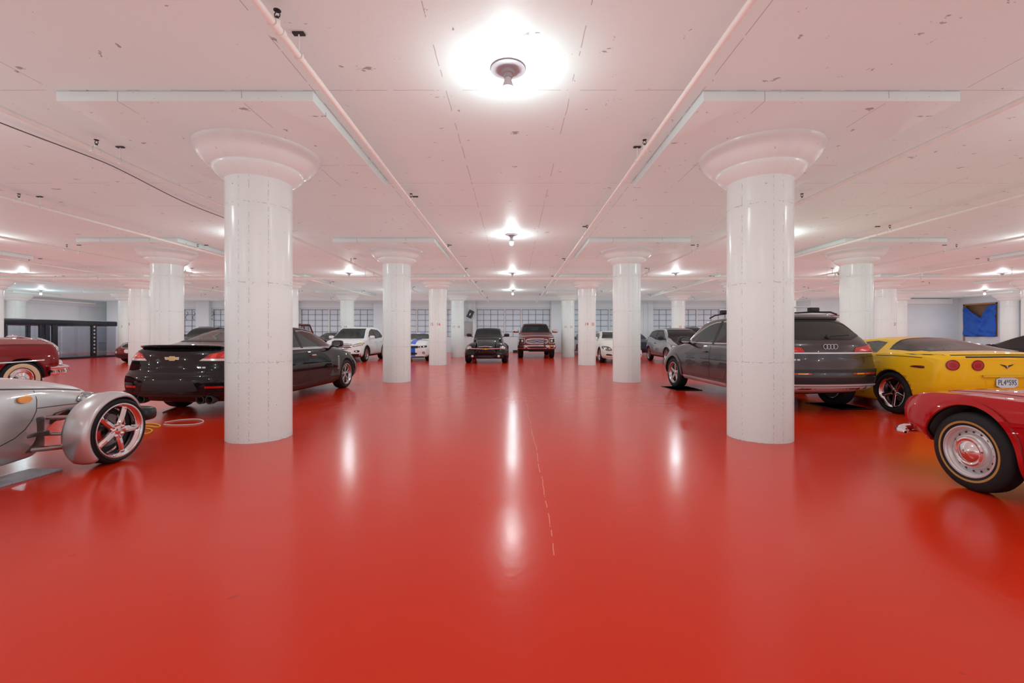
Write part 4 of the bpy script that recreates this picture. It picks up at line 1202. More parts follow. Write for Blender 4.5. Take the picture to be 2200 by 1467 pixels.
def black_coupe_right():
    L = 4.75
    P = paint('black_lacquer', (.006, .006, .007), 0, .25)
    c = Car('coupe', 'black low roofed car at the right picture edge beyond the yellow coupe',
        off(11.35, 6.6, PI/2, L), PI/2, L, dict(
        zt=[(0, 1.0), (.1, 1.05), (.5, 1.09), (1.3, 1.30), (1.9, 1.38), (2.3, 1.385), (2.7, 1.32), (3.4, 1.06), (3.9, .98), (4.4, .88), (4.75, .75)],
        zb=[(0, .93), (1, .98), (3.3, .93), (4.2, .85), (4.75, .68)],
        w=[(0, .88), (1, .94), (2.4, .92), (3.8, .94), (4.75, .82)], wb=[(0, .8), (1, .87), (3.5, .86), (4.75, .7)],
        wt=[(0, .7), (.6, .68), (1.3, .56), (2.4, .56), (3.3, .68), (4.75, .6)], zl=[(0, .28), (1, .18), (4.75, .22)]),
        P, 1.0, 2.8, .34)
    c.window('side_window', rnd([(.95, 1.05), (1.5, 1.27), (2.1, 1.315), (2.6, 1.26), (3.28, 1.0), (2, 1.0)], 1), 'L', both=True, see=True, gm=glass('tint_b', (.22, .26, .27), .06), tw=.02)
    c.line('window_pillar', [(1.75, 1.0), (1.85, 1.31)], 'L', BLACKP, .06, .006, both=True)
    c.window('rear_window', [(.62, 1.11), (.48, 1.31), (-.48, 1.31), (-.62, 1.11)], 'B')
    c.window('windscreen', [(.66, 1.05), (.5, 1.33), (-.5, 1.33), (-.66, 1.05)], 'F')
    c.patch('tail_light', rnd([(.5, .82), (.9, .84), (.9, .96), (.55, .92)], 1), 'B', REDL, .006, .006, .05, both=True)
    door(c, [(1.85, .98), (3.2, .96), (3.2, .36), (1.9, .34)], 2.0, .86)
    c.finish(); wheels(c, 'ten', .24, .24); mirror(c, 3.1, .98, .78, None, .8)
    c.seats(2.3, zb=.25, top=1.02)

def red_classic():
    L = 3.96; ro = .86; wb = 2.24
    P = paint('signal_red_lacquer', (.42, .006, .008), 0, .3)
    c = Car('convertible', 'bright red classic convertible with steel wheels at the right picture edge',
        off(4.52, 3.68-ro-wb, PI/2, L), PI/2, L, dict(
        zt=[(0, .78), (.2, .82), (.9, .86), (1.6, .86), (2.5, .85), (3.0, .835), (3.5, .80), (3.85, .735), (3.96, .68)],
        zb=[(0, .70), (.4, .76), (1.0, .78), (2.2, .785), (3.0, .79), (3.5, .77), (3.8, .71), (3.96, .64)],
        w=[(0, .66), (.5, .72), (1.0, .735), (2.4, .735), (3.1, .755), (3.6, .74), (3.85, .70), (3.96, .66)],
        wb=[(0, .58), (.5, .68), (2.4, .69), (3.1, .70), (3.6, .67), (3.96, .58)],
        wt=[(0, .50), (.5, .60), (2.4, .60), (3.1, .58), (3.96, .46)],
        zl=[(0, .30), (.6, .20), (2.4, .17), (2.7, .19), (3.4, .30), (3.96, .36)], crown=[(0, .03), (3.96, .05)]),
        P, ro, wb, .325, arch=.385, archw=.34, nose=[(.3, .16), (.45, .07), (.6, .02), (.72, .0), (.8, .04), (.9, .08)], plan=(.16, .2), er=.05)
    # rolled wheel arch lip and the crease that sweeps back from it
    ax = ro+wb
    for a_ in (ro, ax):
        pts = [(a_+.400*math.cos(a), .325+.400*math.sin(a)) for a in np.linspace(-.05, PI+.25, 30)]
        c.line('arch_lip', pts, 'L', P, .036, .022, .02, both=True)
    pts = [(ax-.30, .60), (ax-.55, .645), (ax-.9, .655), (ax-1.4, .655)]
    c.line('fender_crease', pts, 'L', P, .022, .010, .01, both=True)
    panel(c, 'bonnet', [(2.30, -.55), (3.55, -.46), (3.62, 0), (3.55, .46), (2.30, .55)], 'T')
    door(c, [(1.35, .78), (2.25, .78), (2.25, .30), (1.35, .30)], 1.5, .68, CHROME)
    c.patch('sill_trim', [(1.3, .26), (2.62, .26), (2.62, .21), (1.3, .21)], 'L', P, .015, .02, .06, both=True)
    for sg in (1, -1):
        # pointed ends of the chrome bumper wrap round the corner
        ends = [(c.X(3.84), .40*sg, .36), (c.X(3.87), .50*sg, .355), (c.X(3.88), .58*sg, .35), (c.X(3.85), .64*sg, .345), (c.X(3.80), .675*sg, .345), (c.X(3.74), .69*sg, .345)]
        MB().tube(ends, [.03, .045, .05, .048, .036, .012], 12).build('bumper', CHROME, c.t)
        mb = MB().lathe([(0, .012), (.08, .004), (.085, -.02), (.09, -.04)], 28, 'x', (c.X(3.84), .44*sg, .58))
        mb.build('headlight', CLEARL, c.t)
        c.patch('side_lamp', rnd(rect(3.60, 3.70, .60, .64), 2), 'L' if sg > 0 else 'R', AMBER, .008, .006, .03) if False else None
    MB().box(c.X(3.80), c.X(3.86), -.46, .46, .32, .39).build('bumper_bar', CHROME, c.t, bevel=.02)
    c.patch('grille', rnd(rect(-.42, .42, .50, .62), 1), 'F', BRIGHT, .004, .004, .05)
    mb = MB().prism([(-.02, 0), (.02, 0), (.22, .32), (.19, .33)], -.55, .55, 'y')
    fr = MB().tube([(c.X(2.30), -.58, .90), (c.X(2.05), -.52, 1.22), (c.X(2.05), .52, 1.22), (c.X(2.30), .58, .90)], .016, 8)
    o = fr.build('windscreen_frame', CHROME, c.t)
    MB().add([(c.X(2.30), -.56, .91), (c.X(2.05), -.51, 1.21), (c.X(2.05), .51, 1.21), (c.X(2.30), .56, .91)], [(0, 1, 2, 3)]).build('windscreen_glass', GLASS, o, flip=False)
    c.finish(); wheels(c, 'trim', .175, .205, .012, rot=0)

def burgundy_car():
    L = 5.14; ro = 1.25; wb = 3.15
    P = paint('burgundy_lacquer', (.20, .006, .008), 0, .3)
    TH = PI/2 - math.radians(5)
    c = Car('vintage_car', 'burgundy 1950s car with cream whitewall tyres and heavy chrome front bumper',
        off(-10.95+.08-(ro+wb)*math.cos(TH), 9.0-(ro+wb)*math.sin(TH), TH, L), TH, L, dict(
        zt=[(0, .95), (.3, 1.05), (.9, 1.15), (1.5, 1.45), (2.1, 1.62), (2.8, 1.62), (3.3, 1.42), (3.6, 1.27), (4.3, 1.245), (4.9, 1.235), (5.15, 1.21), (5.3, 1.12)],
        zb=[(0, .80), (.5, .96), (1.5, 1.0), (3.4, 1.08), (4.4, 1.10), (5.0, 1.09), (5.3, 1.0)],
        w=[(0, .78), (.6, .92), (1.5, .97), (3.5, .97), (4.5, .98), (5.0, .97), (5.3, .92)],
        wb=[(0, .66), (.6, .82), (1.5, .86), (3.5, .88), (4.5, .88), (5.0, .86), (5.3, .80)],
        wt=[(0, .5), (.9, .6), (1.6, .55), (2.8, .55), (3.4, .72), (4.3, .72), (5.0, .72), (5.3, .66)],
        zl=[(0, .36), (.6, .28), (4.0, .27), (4.9, .36), (5.3, .42)], crown=[(0, .06), (3, .06), (3.6, .09), (5.3, .09)]),
        P, ro, wb, .385, arch=.425, archw=.36, nose=[(.4, .04), (.6, -.04), (.8, -.05), (1.0, -.04), (1.15, .04)], plan=(.09, .2), er=.06)
    c.window('side_window', rnd([(1.3, 1.08), (1.7, 1.42), (2.3, 1.53), (2.85, 1.50), (3.3, 1.10)], 1), 'L', both=True)
    c.window('windscreen', [(.62, 1.28), (.46, 1.55), (-.46, 1.55), (-.62, 1.28)], 'F')
    c.line('side_chrome_strip', [(3.2, .735), (4.2, .745), (4.78, .76)], 'L', CHROME, .022, .012, .008, both=True)
    c.line('body_crease', [(3.3, .90), (4.3, .895), (4.9, .90)], 'L', P, .04, .012, .02, both=True)
    c.line('bonnet_seam', [(3.5, 1.085), (4.4, 1.085), (5.0, 1.06)], 'L', CABIN, .008, .001, both=True)
    door(c, [(2.2, 1.0), (3.2, 1.02), (3.25, .42), (2.2, .40)], 2.4, .9, CHROME)
    # toothed chrome grille
    c.patch('grille', rnd([(-.62, .50), (.62, .50), (.62, .84), (.35, 1.0), (-.35, 1.0), (-.62, .84)], 1), 'F', CHROME, .02, .02, .05, ring=(.035, CHROME))
    for k in range(-5, 6):
        y = k*.11; l_, n_, _ = c.ray('F', y, .68)
        MB().ellipsoid((l_.x+.045, y, .67), (.045, .026, .13), 10, 8).build('grille_tooth', CHROME, c.t)
    for sg in (1, -1):
        l_, n_, _ = c.ray('F', .66*sg, .86)
        MB().lathe([(0, .05), (.06, .04), (.095, .01), (.10, -.03), (.10, -.10)], 28, 'x', (l_.x+.03, .66*sg, .86)).build('headlight', CLEARL, c.t)
        MB().lathe([(.095, .03), (.12, .02), (.125, -.05)], 28, 'x', (l_.x+.03, .66*sg, .86)).build('headlight_bezel', CHROME, c.t)
        l_, n_, _ = c.ray('F', .68*sg, .64)
        MB().ellipsoid((l_.x+.03, .68*sg, .64), (.05, .10, .045), 12, 8).build('parking_lamp', CLEARL, c.t)
        q = lambda pl: pl if sg > 0 else mir(pl)
        c.line('corner_chrome', q([(.70, .66), (.80, .80), (.80, .98), (.70, 1.10), (.50, 1.16)]), 'F', CHROME, .055, .045, .03)
        MB().tube([(c.X(4.80), .30*sg, 1.25), (c.X(5.08), .32*sg, 1.20), (c.X(5.16), .34*sg, 1.02)], .016, 8).build('chrome_spear', CHROME, c.t)
        g = MB().ellipsoid((c.X(5.50), .42*sg, .56), (.07, .07, .17), 16, 12, pw=.8); g.tube([(c.X(5.30), .42*sg, .50), (c.X(5.52), .42*sg, .50)], .035, 8)
        g.build('bumper_guard', CHROME, c.t)
    half = [(4.83, 1.03), (4.90, 1.035), (4.99, 1.03), (5.14, .99), (5.28, .90), (5.38, .76), (5.44, .58), (5.47, .36), (5.48, .12)]
    path = [(c.X(x), y) for x, y in half] + [(c.X(x), -y) for x, y in half[::-1]]
    mb = MB(); vs = []; n = len(path)
    for i, (px_, py_) in enumerate(path):
        a_, b_ = path[max(0, i-1)], path[min(n-1, i+1)]
        tx, ty = b_[0]-a_[0], b_[1]-a_[1]; q = math.hypot(tx, ty); nx_, ny_ = -ty/q, tx/q      # outward normal
        for d_, dz in ((.02, -.10), (.045, -.03), (.022, .02), (.042, .06), (.0, .095), (-.03, .085), (-.03, -.09)):
            vs.append((px_+nx_*d_, py_+ny_*d_, .53+dz))
    mb.add(vs, [(i*7+k, i*7+(k+1) % 7, (i+1)*7+(k+1) % 7, (i+1)*7+k) for i in range(n-1) for k in range(7)] + [tuple(range(7))[::-1], tuple((n-1)*7+k for k in range(7))])
    mb.build('bumper', CHROME, c.t, angle=60)
    MB().tube([(c.X(5.40), -.40, .66), (c.X(5.50), 0, .68), (c.X(5.40), .40, .66)], .028, 10).build('bumper_rail', CHROME, c.t)
    MB().ellipsoid((c.X(4.95), 0, 1.245), (.12, .02, .035), 12, 8).build('bonnet_ornament', CHROME, c.t)
    c.finish(); wheels(c, 'white', .19, .235, .02)

def silver_roadster():
    L = 4.15; R = .325
    P = paint('bright_silver_metallic', (.66, .67, .68), .7, .30)
    cxw = -4.93; yf = 4.50               # front axle
    L = 3.95; ro = .80; wb = 2.55        # body length to the nose; front axle at ro+wb
    c = Car('hot_rod', 'silver open wheel hot rod roadster with chrome five spoke wheels at the left picture edge',
        off(cxw, yf-ro-wb, PI/2, L), PI/2, L, dict(
        zt=[(0, .75), (.3, .88), (.9, .98), (1.5, 1.0), (2.1, .98), (2.7, .935), (3.2, .87), (3.6, .785), (3.82, .72), (3.95, .62)],
        zb=[(0, .62), (.8, .80), (1.6, .86), (2.2, .835), (2.7, .80), (3.3, .73), (3.7, .665), (3.95, .56)],
        w=[(0, .70), (.5, .92), (.9, .95), (1.4, .84), (1.9, .72), (2.4, .60), (2.9, .47), (3.3, .37), (3.6, .30), (3.95, .20)],
        wb=[(0, .60), (.6, .82), (1.2, .80), (1.9, .64), (2.4, .53), (2.9, .42), (3.3, .34), (3.6, .27), (3.95, .17)],
        wt=[(0, .5), (.6, .6), (1.2, .58), (1.9, .50), (2.5, .42), (3.1, .32), (3.6, .20), (3.95, .11)],
        zl=[(0, .30), (.6, .20), (1.4, .14), (3.02, .14), (3.10, .17), (3.20, .32), (3.34, .42), (3.95, .46)], crown=[(0, .05), (2, .07), (3.3, .075), (3.95, .04)]),
        P, ro, wb, R, arches=[ro], arch=.39, archw=.35, nose=[(.4, .10), (.5, .03), (.56, 0), (.62, .03), (.7, .08)], plan=(.02, .2), er=.06)
    c.line('bonnet_gap', [(1.6, .872), (2.2, .852), (2.7, .818), (3.3, .75), (3.72, .685)], 'L', CABIN, .012, .001, .006, both=True)
    # side seam that curves back under the door
    pts = [(3.03, .765), (3.04, .68), (3.015, .575), (2.96, .50), (2.88, .43), (2.77, .375), (2.64, .345), (2.2, .31), (1.7, .30)]
    c.line('cowl_seam', pts, 'L', CABIN, .008, .0015, .004, both=True)
    c.line('nose_seam', [(3.03, .60), (3.3, .585), (3.66, .56)], 'L', CABIN, .007, .0015, .004, both=True)
    for vw in 'LR':
        c.patch('side_marker_lamp', ell(2.90, .70, .075, .034, 24), vw, AMBER, .016, .006, .02)
        o = c.patch('headlight', rnd([(3.50, .60), (3.58, .66), (3.76, .635), (3.88, .57), (3.80, .53), (3.60, .55)], 2), vw, mat('lamp_lens_grey', (.30, .32, .34), .08, .6, 1), .010, .004, .03, ring=(.010, CHROME))
        c.patch('headlight_bowl', rnd([(3.56, .59), (3.62, .63), (3.76, .61), (3.85, .56), (3.62, .56)], 1), vw, CLEARL, .014, .003, .03, parent=o)
        c.patch('engine_opening', rnd([(3.16, .40), (3.18, .52), (3.46, .53), (3.44, .46)], 1), vw, DARK, .003, .004, .04)
    fx = c.X(ro+wb)
    CARB = mat('suspension_steel', (.42, .36, .35), .25, .9)
    for sg in (1, -1):
        yw = .83*sg; wx = fx
        MB().ellipsoid((c.X(3.66), .235*sg, .612), (.16, .060, .062), 24, 14).build('headlight', mat('lamp_lens_grey', (.30, .32, .34), .08, .6, 1), c.t)
        # suspension arms
        def arm(a, b, r, nm='suspension_arm'): MB().tube([a, b], r, 8).build(nm, CARB, c.t)
        y0 = .30*sg; y1 = .74*sg
        arm((wx-.28, y0, .50), (wx-.02, y1, .47), .020); arm((wx+.10, y0, .50), (wx, y1, .47), .020)
        arm((wx-.38, .42*sg, .22), (wx-.02, y1, .20), .024); arm((wx+.12, y0, .24), (wx, y1, .20), .022)
        arm((wx-.26, .38*sg, .34), (wx-.10, y1, .32), .016, 'tie_rod')
        MB().box(wx-.06, wx+.05, min(y1-.03*sg, y1+.03*sg), max(y1-.03*sg, y1+.03*sg), .17, .50).build('upright', CARB, c.t, bevel=.012)
        MB().box(wx-.44, wx-.26, min(.30*sg, .44*sg), max(.30*sg, .44*sg), .20, .52).box(wx-.46, wx-.24, min(.30*sg, .47*sg), max(.30*sg, .47*sg), .34, .38).build('shock_mount', CARB, c.t, bevel=.015)
        # cycle fender: an arc shell over the tyre
        vs = []; n = 44; prof = [(-.165, -.075), (-.160, -.030), (-.135, .012), (-.09, .034), (0, .045), (.065, .040), (.105, .022), (.118, -.004), (.112, -.02)]
        K = len(prof); a0, a1 = math.radians(28), math.radians(222)
        for i in range(n+1):
            t = i/n; a = a0+(a1-a0)*t
            e = min(1, (1-t)*8+.0, t*10+.15)
            for q, (dy, dr) in enumerate(prof):
                taper = .35+.65*min(1, t*3.2)
                tail_ = 1 + .0*t
                r_ = R+.028+dr*(.6+.4*min(1, t*3)) if True else 0
                vs.append((wx+r_*math.cos(a), yw+dy*taper*sg*tail_, R+r_*math.sin(a)))
        mb = MB().add(vs, [(i*K+q, (i+1)*K+q, (i+1)*K+q+1, i*K+q+1) for i in range(n) for q in range(K-1)])
        fo = mb.build('cycle_fender', P, c.t, angle=60)
        md = fo.modifiers.new('s', 'SOLIDIFY'); md.thickness = .010; md.offset = -1
        # separate little bumper
        MB().ellipsoid((c.X(3.95)+.06, .50*sg, .375), (.115, .22, .085), 20, 12, pw=.55).build('front_bumper', BLACKP if False else mat('satin_black', (.012, .013, .016), .28), c.t)
        MB().tube([(c.X(3.6), .22*sg, .42), (c.X(3.98), .42*sg, .38)], .03, 8).build('bumper_bracket', DARK, c.t)
    # cockpit and windscreen
    MB().tube([(c.X(2.0), -.56, .93), (c.X(1.72), -.50, 1.27), (c.X(1.66), 0, 1.30), (c.X(1.72), .50, 1.27), (c.X(2.0), .56, .93)], .018, 8).build('windscreen_frame', BLACKP, c.t)
    MB().add([(c.X(2.0), -.54, .93), (c.X(1.72), -.49, 1.26), (c.X(1.72), .49, 1.26), (c.X(2.0), .54, .93)], [(0, 1, 2, 3)]).build('windscreen_glass', GLASS, c.t, flip=False)
    c.patch('grille', [(-.10, .50), (.10, .50), (.09, .64), (-.09, .64)], 'F', DARK, .003, .004, .05)
    c.finish()
    # wheels: outside the body at the front
    for ax, yo, sw in ((ro, .80, 1), (ro+wb, .83, 0)):
        for sg in (1, -1):
            first = None
            for nm, me in wheel_parts('fat5', R, .215, .264):
                o = bpy.data.objects.new(nm, me); COL.objects.link(o)
                if first is None:
                    first = o; o.parent = c.t; o.location = (c.X(ax), yo*sg, R)
                    o.rotation_euler = (0, (.55 if sg < 0 else .2) if not sw else 0, 0 if sg > 0 else PI)
                else: o.parent = first

def white_crossover():
    L = 4.52
    P = paint('white_lacquer', (.80, .80, .80), 0, .3)
    c = Car('crossover', 'white family crossover facing the camera between the black sedan and a white column',
        (-7.88, 20.1+L/2, 0), TOWARD, L, dict(
        zt=[(0, 1.15), (.1, 1.25), (.45, 1.55), (.9, 1.65), (1.8, 1.69), (2.5, 1.66), (2.8, 1.58), (3.3, 1.28), (3.62, 1.12), (4.0, 1.06), (4.35, .98), (4.52, .88)],
        zb=[(0, 1.08), (1, 1.10), (3.4, 1.03), (4.1, .98), (4.52, .82)],
        w=[(0, .85), (.5, .90), (3.7, .92), (4.2, .90), (4.52, .84)], wb=[(0, .78), (.6, .84), (3.5, .86), (4.2, .82), (4.52, .74)],
        wt=[(0, .7), (.6, .60), (2.6, .60), (3.3, .72), (3.7, .74), (4.52, .62)], zl=[(0, .38), (.8, .24), (4.0, .23), (4.52, .28)]),
        P, .90, 2.69, .35, arch=.40, nose=[(.25, .10), (.45, .0), (.65, .02), (.8, .04), (.9, .10), (1.0, .2)], plan=(.26, .2))
    c.window('windscreen', [(.74, 1.10), (.58, 1.58), (-.58, 1.58), (-.74, 1.10)], 'F', see=True, tw=.04)
    c.window('side_window', rnd([(.70, 1.16), (.95, 1.48), (1.7, 1.56), (2.4, 1.54), (3.2, 1.10), (1.8, 1.10)], 1), 'L', both=True, see=True, gm=glass('tint_c', (.2, .24, .25), .05), tw=.03)
    for a, b in (((1.15, 1.1), (1.25, 1.54)), ((2.05, 1.08), (2.1, 1.57))): c.line('window_pillar', [a, b], 'L', BLACKP, .07, .006, both=True)
    c.window('rear_window', [(.68, 1.22), (.55, 1.55), (-.55, 1.55), (-.68, 1.22)], 'B', see=True)
    door(c, [(2.12, 1.07), (3.1, 1.05), (3.2, .85), (3.15, .40), (2.1, .40)], 2.3, .92)
    door(c, [(1.15, 1.08), (2.06, 1.07), (2.04, .40), (1.55, .40), (1.3, .75)], 1.3, .94)
    g = c.patch('grille', rnd([(-.44, .61), (.44, .61), (.50, .88), (-.50, .88)], 1), 'F', BLACKP, .004, .006, .05)
    for z in (.66, .75, .84): c.line('grille_bar', [(-.47, z), (0, z+.004), (.47, z)], 'F', CHROME, .040, .014, .01, parent=g)
    c.patch('oval_badge', ell(0, .752, .11, .045), 'F', mat('badge_blue', (.02, .05, .2), .2), .022, .006, .03, parent=g, ring=(.008, CHROME))
    for sg in (1, -1):
        q = lambda pl: pl if sg > 0 else mir(pl)
        o = c.patch('headlight', q([(.54, .72), (.86, .78), (.88, .90), (.78, .90), (.52, .82)]), 'F', REFL, .004, .006, .04, ring=(.012, DARK))
        c.patch('headlight_bulb', q(ell(.66, .80, .035, .035)), 'F', CLEARL, .012, .004, .03, parent=o)
        c.patch('turn_signal', q([(.77, .80), (.86, .82), (.85, .89), (.79, .88)]), 'F', mat('pale_amber', (.80, .48, .12), .2, coat=1), .010, .003, .03, parent=o)
        f = c.patch('fog_lamp_housing', q(ell(.70, .52, .13, .065)), 'F', BLACKP, .004, .006, .03, ring=(.014, CHROME))
        c.patch('fog_lamp', q(ell(.68, .52, .035, .035)), 'F', REFL, .008, .004, .03, parent=f)
    c.patch('lower_bumper', [(-.84, .40), (.84, .40), (.80, .27), (-.80, .27)], 'F', BLACKP, .008, .01, .06)
    c.patch('lower_intake', rnd(rect(-.45, .45, .41, .50), 1), 'F', BLACKP, .004, .006, .05)
    c.patch('sill_cladding', [(1.3, .34), (3.2, .34), (3.2, .25), (1.3, .25)], 'L', BLACKP, .012, .01, .06, both=True)
    for ax in (c.ro, c.ro+c.wb):
        pts = [(ax+.425*math.cos(a), .35+.425*math.sin(a)) for a in np.linspace(-.2, PI+.2, 18)]
        c.line('arch_cladding', pts, 'L', BLACKP, .05, .010, .01, both=True)
    plate(c, 'F', .57, None, bgc=(.8, .8, .8)) if False else None
    c.patch('tail_light', rnd([(.6, .9), (.88, .9), (.86, 1.1), (.66, 1.05)], 1), 'B', REDL, .006, .006, .05, both=True)
    c.finish(); wheels(c, 'ten', .23, .235); mirror(c, 3.08, 1.10, .86)
    c.seats(2.2, 1.3, zb=.5, top=1.22)

def striped_coupe():
    L = 4.84
    P = paint('white_lacquer', (.80, .80, .80), 0, .3); BL = paint('blue_stripe', (.01, .12, .62), 0, .3)
    c = Car('coupe', 'white muscle coupe with bright blue racing stripes facing the camera',
        (-5.02, 20.9+L/2, 0), TOWARD, L, dict(
        zt=[(0, 1.0), (.5, 1.06), (1.3, 1.30), (1.9, 1.385), (2.4, 1.36), (3.0, 1.14), (3.3, 1.06), (4.0, 1.02), (4.6, .92), (4.84, .82)],
        zb=[(0, .92), (1, 1.0), (3.3, .97), (4.2, .93), (4.84, .76)], w=[(0, .88), (1, .96), (2.4, .93), (3.9, .955), (4.84, .86)],
        wb=[(0, .8), (1, .88), (3.5, .88), (4.84, .76)], wt=[(0, .7), (1.3, .58), (2.4, .57), (3.2, .72), (4.84, .64)], zl=[(0, .28), (1, .18), (4.84, .20)]),
        P, 1.05, 2.85, .36, nose=[(.2, .04), (.4, .02), (.55, .0), (.7, .0), (.85, .05), (1.0, .1)], plan=(.2, .2))
    c.window('windscreen', [(.70, 1.07), (.54, 1.32), (-.54, 1.32), (-.70, 1.07)], 'F', see=True, tw=.03)
    c.window('rear_window', [(.60, 1.08), (.48, 1.28), (-.48, 1.28), (-.60, 1.08)], 'B', see=True, tw=.03)
    c.window('side_window', rnd([(1.3, 1.04), (1.6, 1.26), (2.2, 1.30), (3.0, 1.02)], 1), 'L', both=True)
    for sg in (1, -1):
        q = lambda pl: pl if sg > 0 else mir(pl)
        for a, b in ((3.15, 4.86),):
            c.patch('racing_stripe', [(a, .09*sg), (b-.12, .09*sg), (b-.12, .36*sg), (a, .36*sg)], 'T', BL, .002, .003, .06)
        c.patch('bumper_stripe', q(rect(.09, .36, .27, .80)), 'F', BL, .002, .003, .05)
        c.patch('roof_stripe', [(1.4, .09*sg), (2.5, .09*sg), (2.5, .36*sg), (1.4, .36*sg)], 'T', BL, .002, .003, .06)
        o = c.patch('headlight', q([(.50, .66), (.86, .68), (.84, .76), (.52, .74)]), 'F', BLACKP, .006, .006, .04)
        c.patch('headlight_bulb', q(ell(.60, .70, .035, .035)), 'F', CLEARL, .010, .004, .03, parent=o)
        c.patch('headlight_bulb', q(ell(.74, .715, .028, .028)), 'F', REFL, .010, .004, .03, parent=o)
        f = c.patch('fog_lamp', q(ell(.74, .42, .065, .065)), 'F', BLACKP, .008, .006, .03, ring=(.012, BRIGHT))
        c.patch('fog_lens', q(ell(.74, .42, .03, .03)), 'F', CLEARL, .012, .004, .03, parent=f)
    c.patch('grille', [(-.48, .64), (.48, .64), (.50, .75), (-.50, .75)], 'F', BLACKP, .008, .006, .05)
    c.patch('lower_grille', rnd(rect(-.44, .44, .33, .44), 1), 'F', BLACKP, .008, .006, .05)
    c.patch('front_splitter', [(-.8, .25), (.8, .25), (.8, .21), (-.8, .21)], 'F', BLACKP, .02, .02, .06)
    c.finish(); wheels(c, 'dbl5', .25, .25); mirror(c, 3.0, 1.05, .86); c.seats(2.1, zb=.3, top=1.02)

def black_pickup():
    L = 4.86
    P = paint('black_lacquer', (.006, .006, .007), 0, .25)
    c = Car('retro_pickup', 'black retro pickup with bulging fenders, round headlights and chrome nose bar facing the camera',
        (-1.24, 19.45+L/2, 0), TOWARD, L, dict(
        zt=[(0, 1.05), (1.3, 1.08), (1.5, 1.2), (1.75, 1.58), (2.1, 1.625), (2.6, 1.60), (3.1, 1.26), (3.4, 1.12), (4.0, 1.05), (4.5, .92), (4.78, .79), (4.86, .73)],
        zb=[(0, .98), (1.4, 1.0), (3.2, .98), (3.8, .94), (4.4, .82), (4.86, .62)],
        w=[(0, .76), (1.0, .78), (2.5, .78), (3.4, .72), (4.2, .60), (4.86, .46)], wb=[(0, .70), (1.4, .74), (3.2, .70), (4.2, .50), (4.86, .38)],
        wt=[(0, .66), (1.4, .66), (1.8, .58), (2.6, .58), (3.2, .64), (4.0, .44), (4.86, .26)], zl=[(0, .32), (1, .24), (4.2, .24), (4.86, .34)]),
        P, 1.05, 2.95, .37, arches=False, nose=[(.3, .1), (.5, .0), (.7, .0), (.9, .1)], plan=(.12, .15))
    c.window('windscreen', rnd([(.66, 1.18), (.54, 1.54), (-.54, 1.54), (-.66, 1.18)], 1), 'F', gm=GLASSD)
    c.window('side_window', rnd([(1.75, 1.15), (1.9, 1.48), (2.5, 1.48), (3.0, 1.12)], 1), 'L', both=True)
    for sg in (1, -1):
        # separate bulging fenders, front and rear
        for ax, ln, nm in ((4.0, .78, 'front_fender'), (1.05, .75, 'rear_fender')):
            vs = []; n = 30; m = 16
            ring = []
            for i in range(n+1):
                u = -1+2*i/n
                x = c.X(ax+ln*u); s_ = max(0.0, 1-abs(u)**2.6)**.5
                top = .42+.50*s_; yo = .52+.46*(.55+.45*s_)
                for k in range(m+1):
                    a = PI/2*k/m
                    vs.append((x, (.50+(yo-.50)*math.sin(a)**.75)*sg if k else .45*sg, .40+(top-.40)*math.cos(a)**.75 if k < m else .36))
            mb = MB().add(vs, [(i*(m+1)+k, (i+1)*(m+1)+k, (i+1)*(m+1)+k+1, i*(m+1)+k+1) for i in range(n) for k in range(m)])
            for i in (0, n): mb.add([vs[i*(m+1)+k] for k in range(m+1)]+[(vs[i*(m+1)][0], .45*sg, .36)], [tuple(range(m+2))])
            # bottom skirts in front of and behind the tyre
            fo = mb.build(nm, P, c.t, angle=50)
            md = fo.modifiers.new('s', 'SOLIDIFY'); md.thickness = .012
            MB().lathe([(.36, .52*sg), (.43, .52*sg), (.43, .90*sg), (.36, .90*sg)], 24, 'y', (c.X(ax), 0, .37), a0=0, a1=PI).build('wheel_liner', DARK, c.t)
        # bug eye headlights
        l = (c.X(4.66), .74*sg, .66)
        MB().lathe([(0, .03), (.07, .02), (.105, 0), (.11, -.03)], 28, 'x', l).build('headlight', REFL, c.t)
        MB().lathe([(.105, .015), (.125, .0), (.13, -.06), (.11, -.12)], 28, 'x', l).build('headlight_bezel', CHROME, c.t)
        MB().lathe([(0, .02), (.04, .012), (.055, 0), (.055, -.06)], 20, 'x', (c.X(4.80), .58*sg, .33)).build('fog_lamp', CLEARL, c.t)
        MB().box(c.X(3.6), c.X(4.72), min(.55*sg, .92*sg), max(.55*sg, .92*sg), .36, .60).build('fender_nose', P, c.t, bevel=.05) if False else None
    # bumper body under the bar
    mb = MB(); n = 24; vs = []
    for i in range(n+1):
        y = -.80+1.6*i/n; x = c.X(4.80-.16*(abs(y)/.8)**3)
        vs += [(x-.30, y, .22), (x-.02, y, .22), (x, y, .28), (x, y, .50), (x-.05, y, .58), (x-.30, y, .60)]
    mb.add(vs, [(i*6+k, i*6+(k+1) % 6, (i+1)*6+(k+1) % 6, (i+1)*6+k) for i in range(n) for k in range(6)]+[tuple(range(6)), tuple(n*6+k for k in range(6))])
    mb.build('front_bumper', P, c.t, angle=40)
    for q in ((-.34, .34, .27, .36), (-.42, .42, .42, .50)):
        MB().prism(rnd(rect(*q), 1), c.X(4.795), c.X(4.81), 'x').build('air_intake', BLACKP, c.t)
    MB().tube([(c.X(4.72), -.66, .66), (c.X(4.87), -.3, .655), (c.X(4.89), 0, .65), (c.X(4.87), .3, .655), (c.X(4.72), .66, .66)], .024, 10).build('nose_bar', CHROME, c.t)
    bt = [(-.11, -.02), (-.11, .022), (-.04, .022), (-.04, .034), (.045, .034), (.045, .022), (.11, .022), (.11, -.02), (.04, -.02), (.04, -.032), (-.045, -.032), (-.045, -.02)]
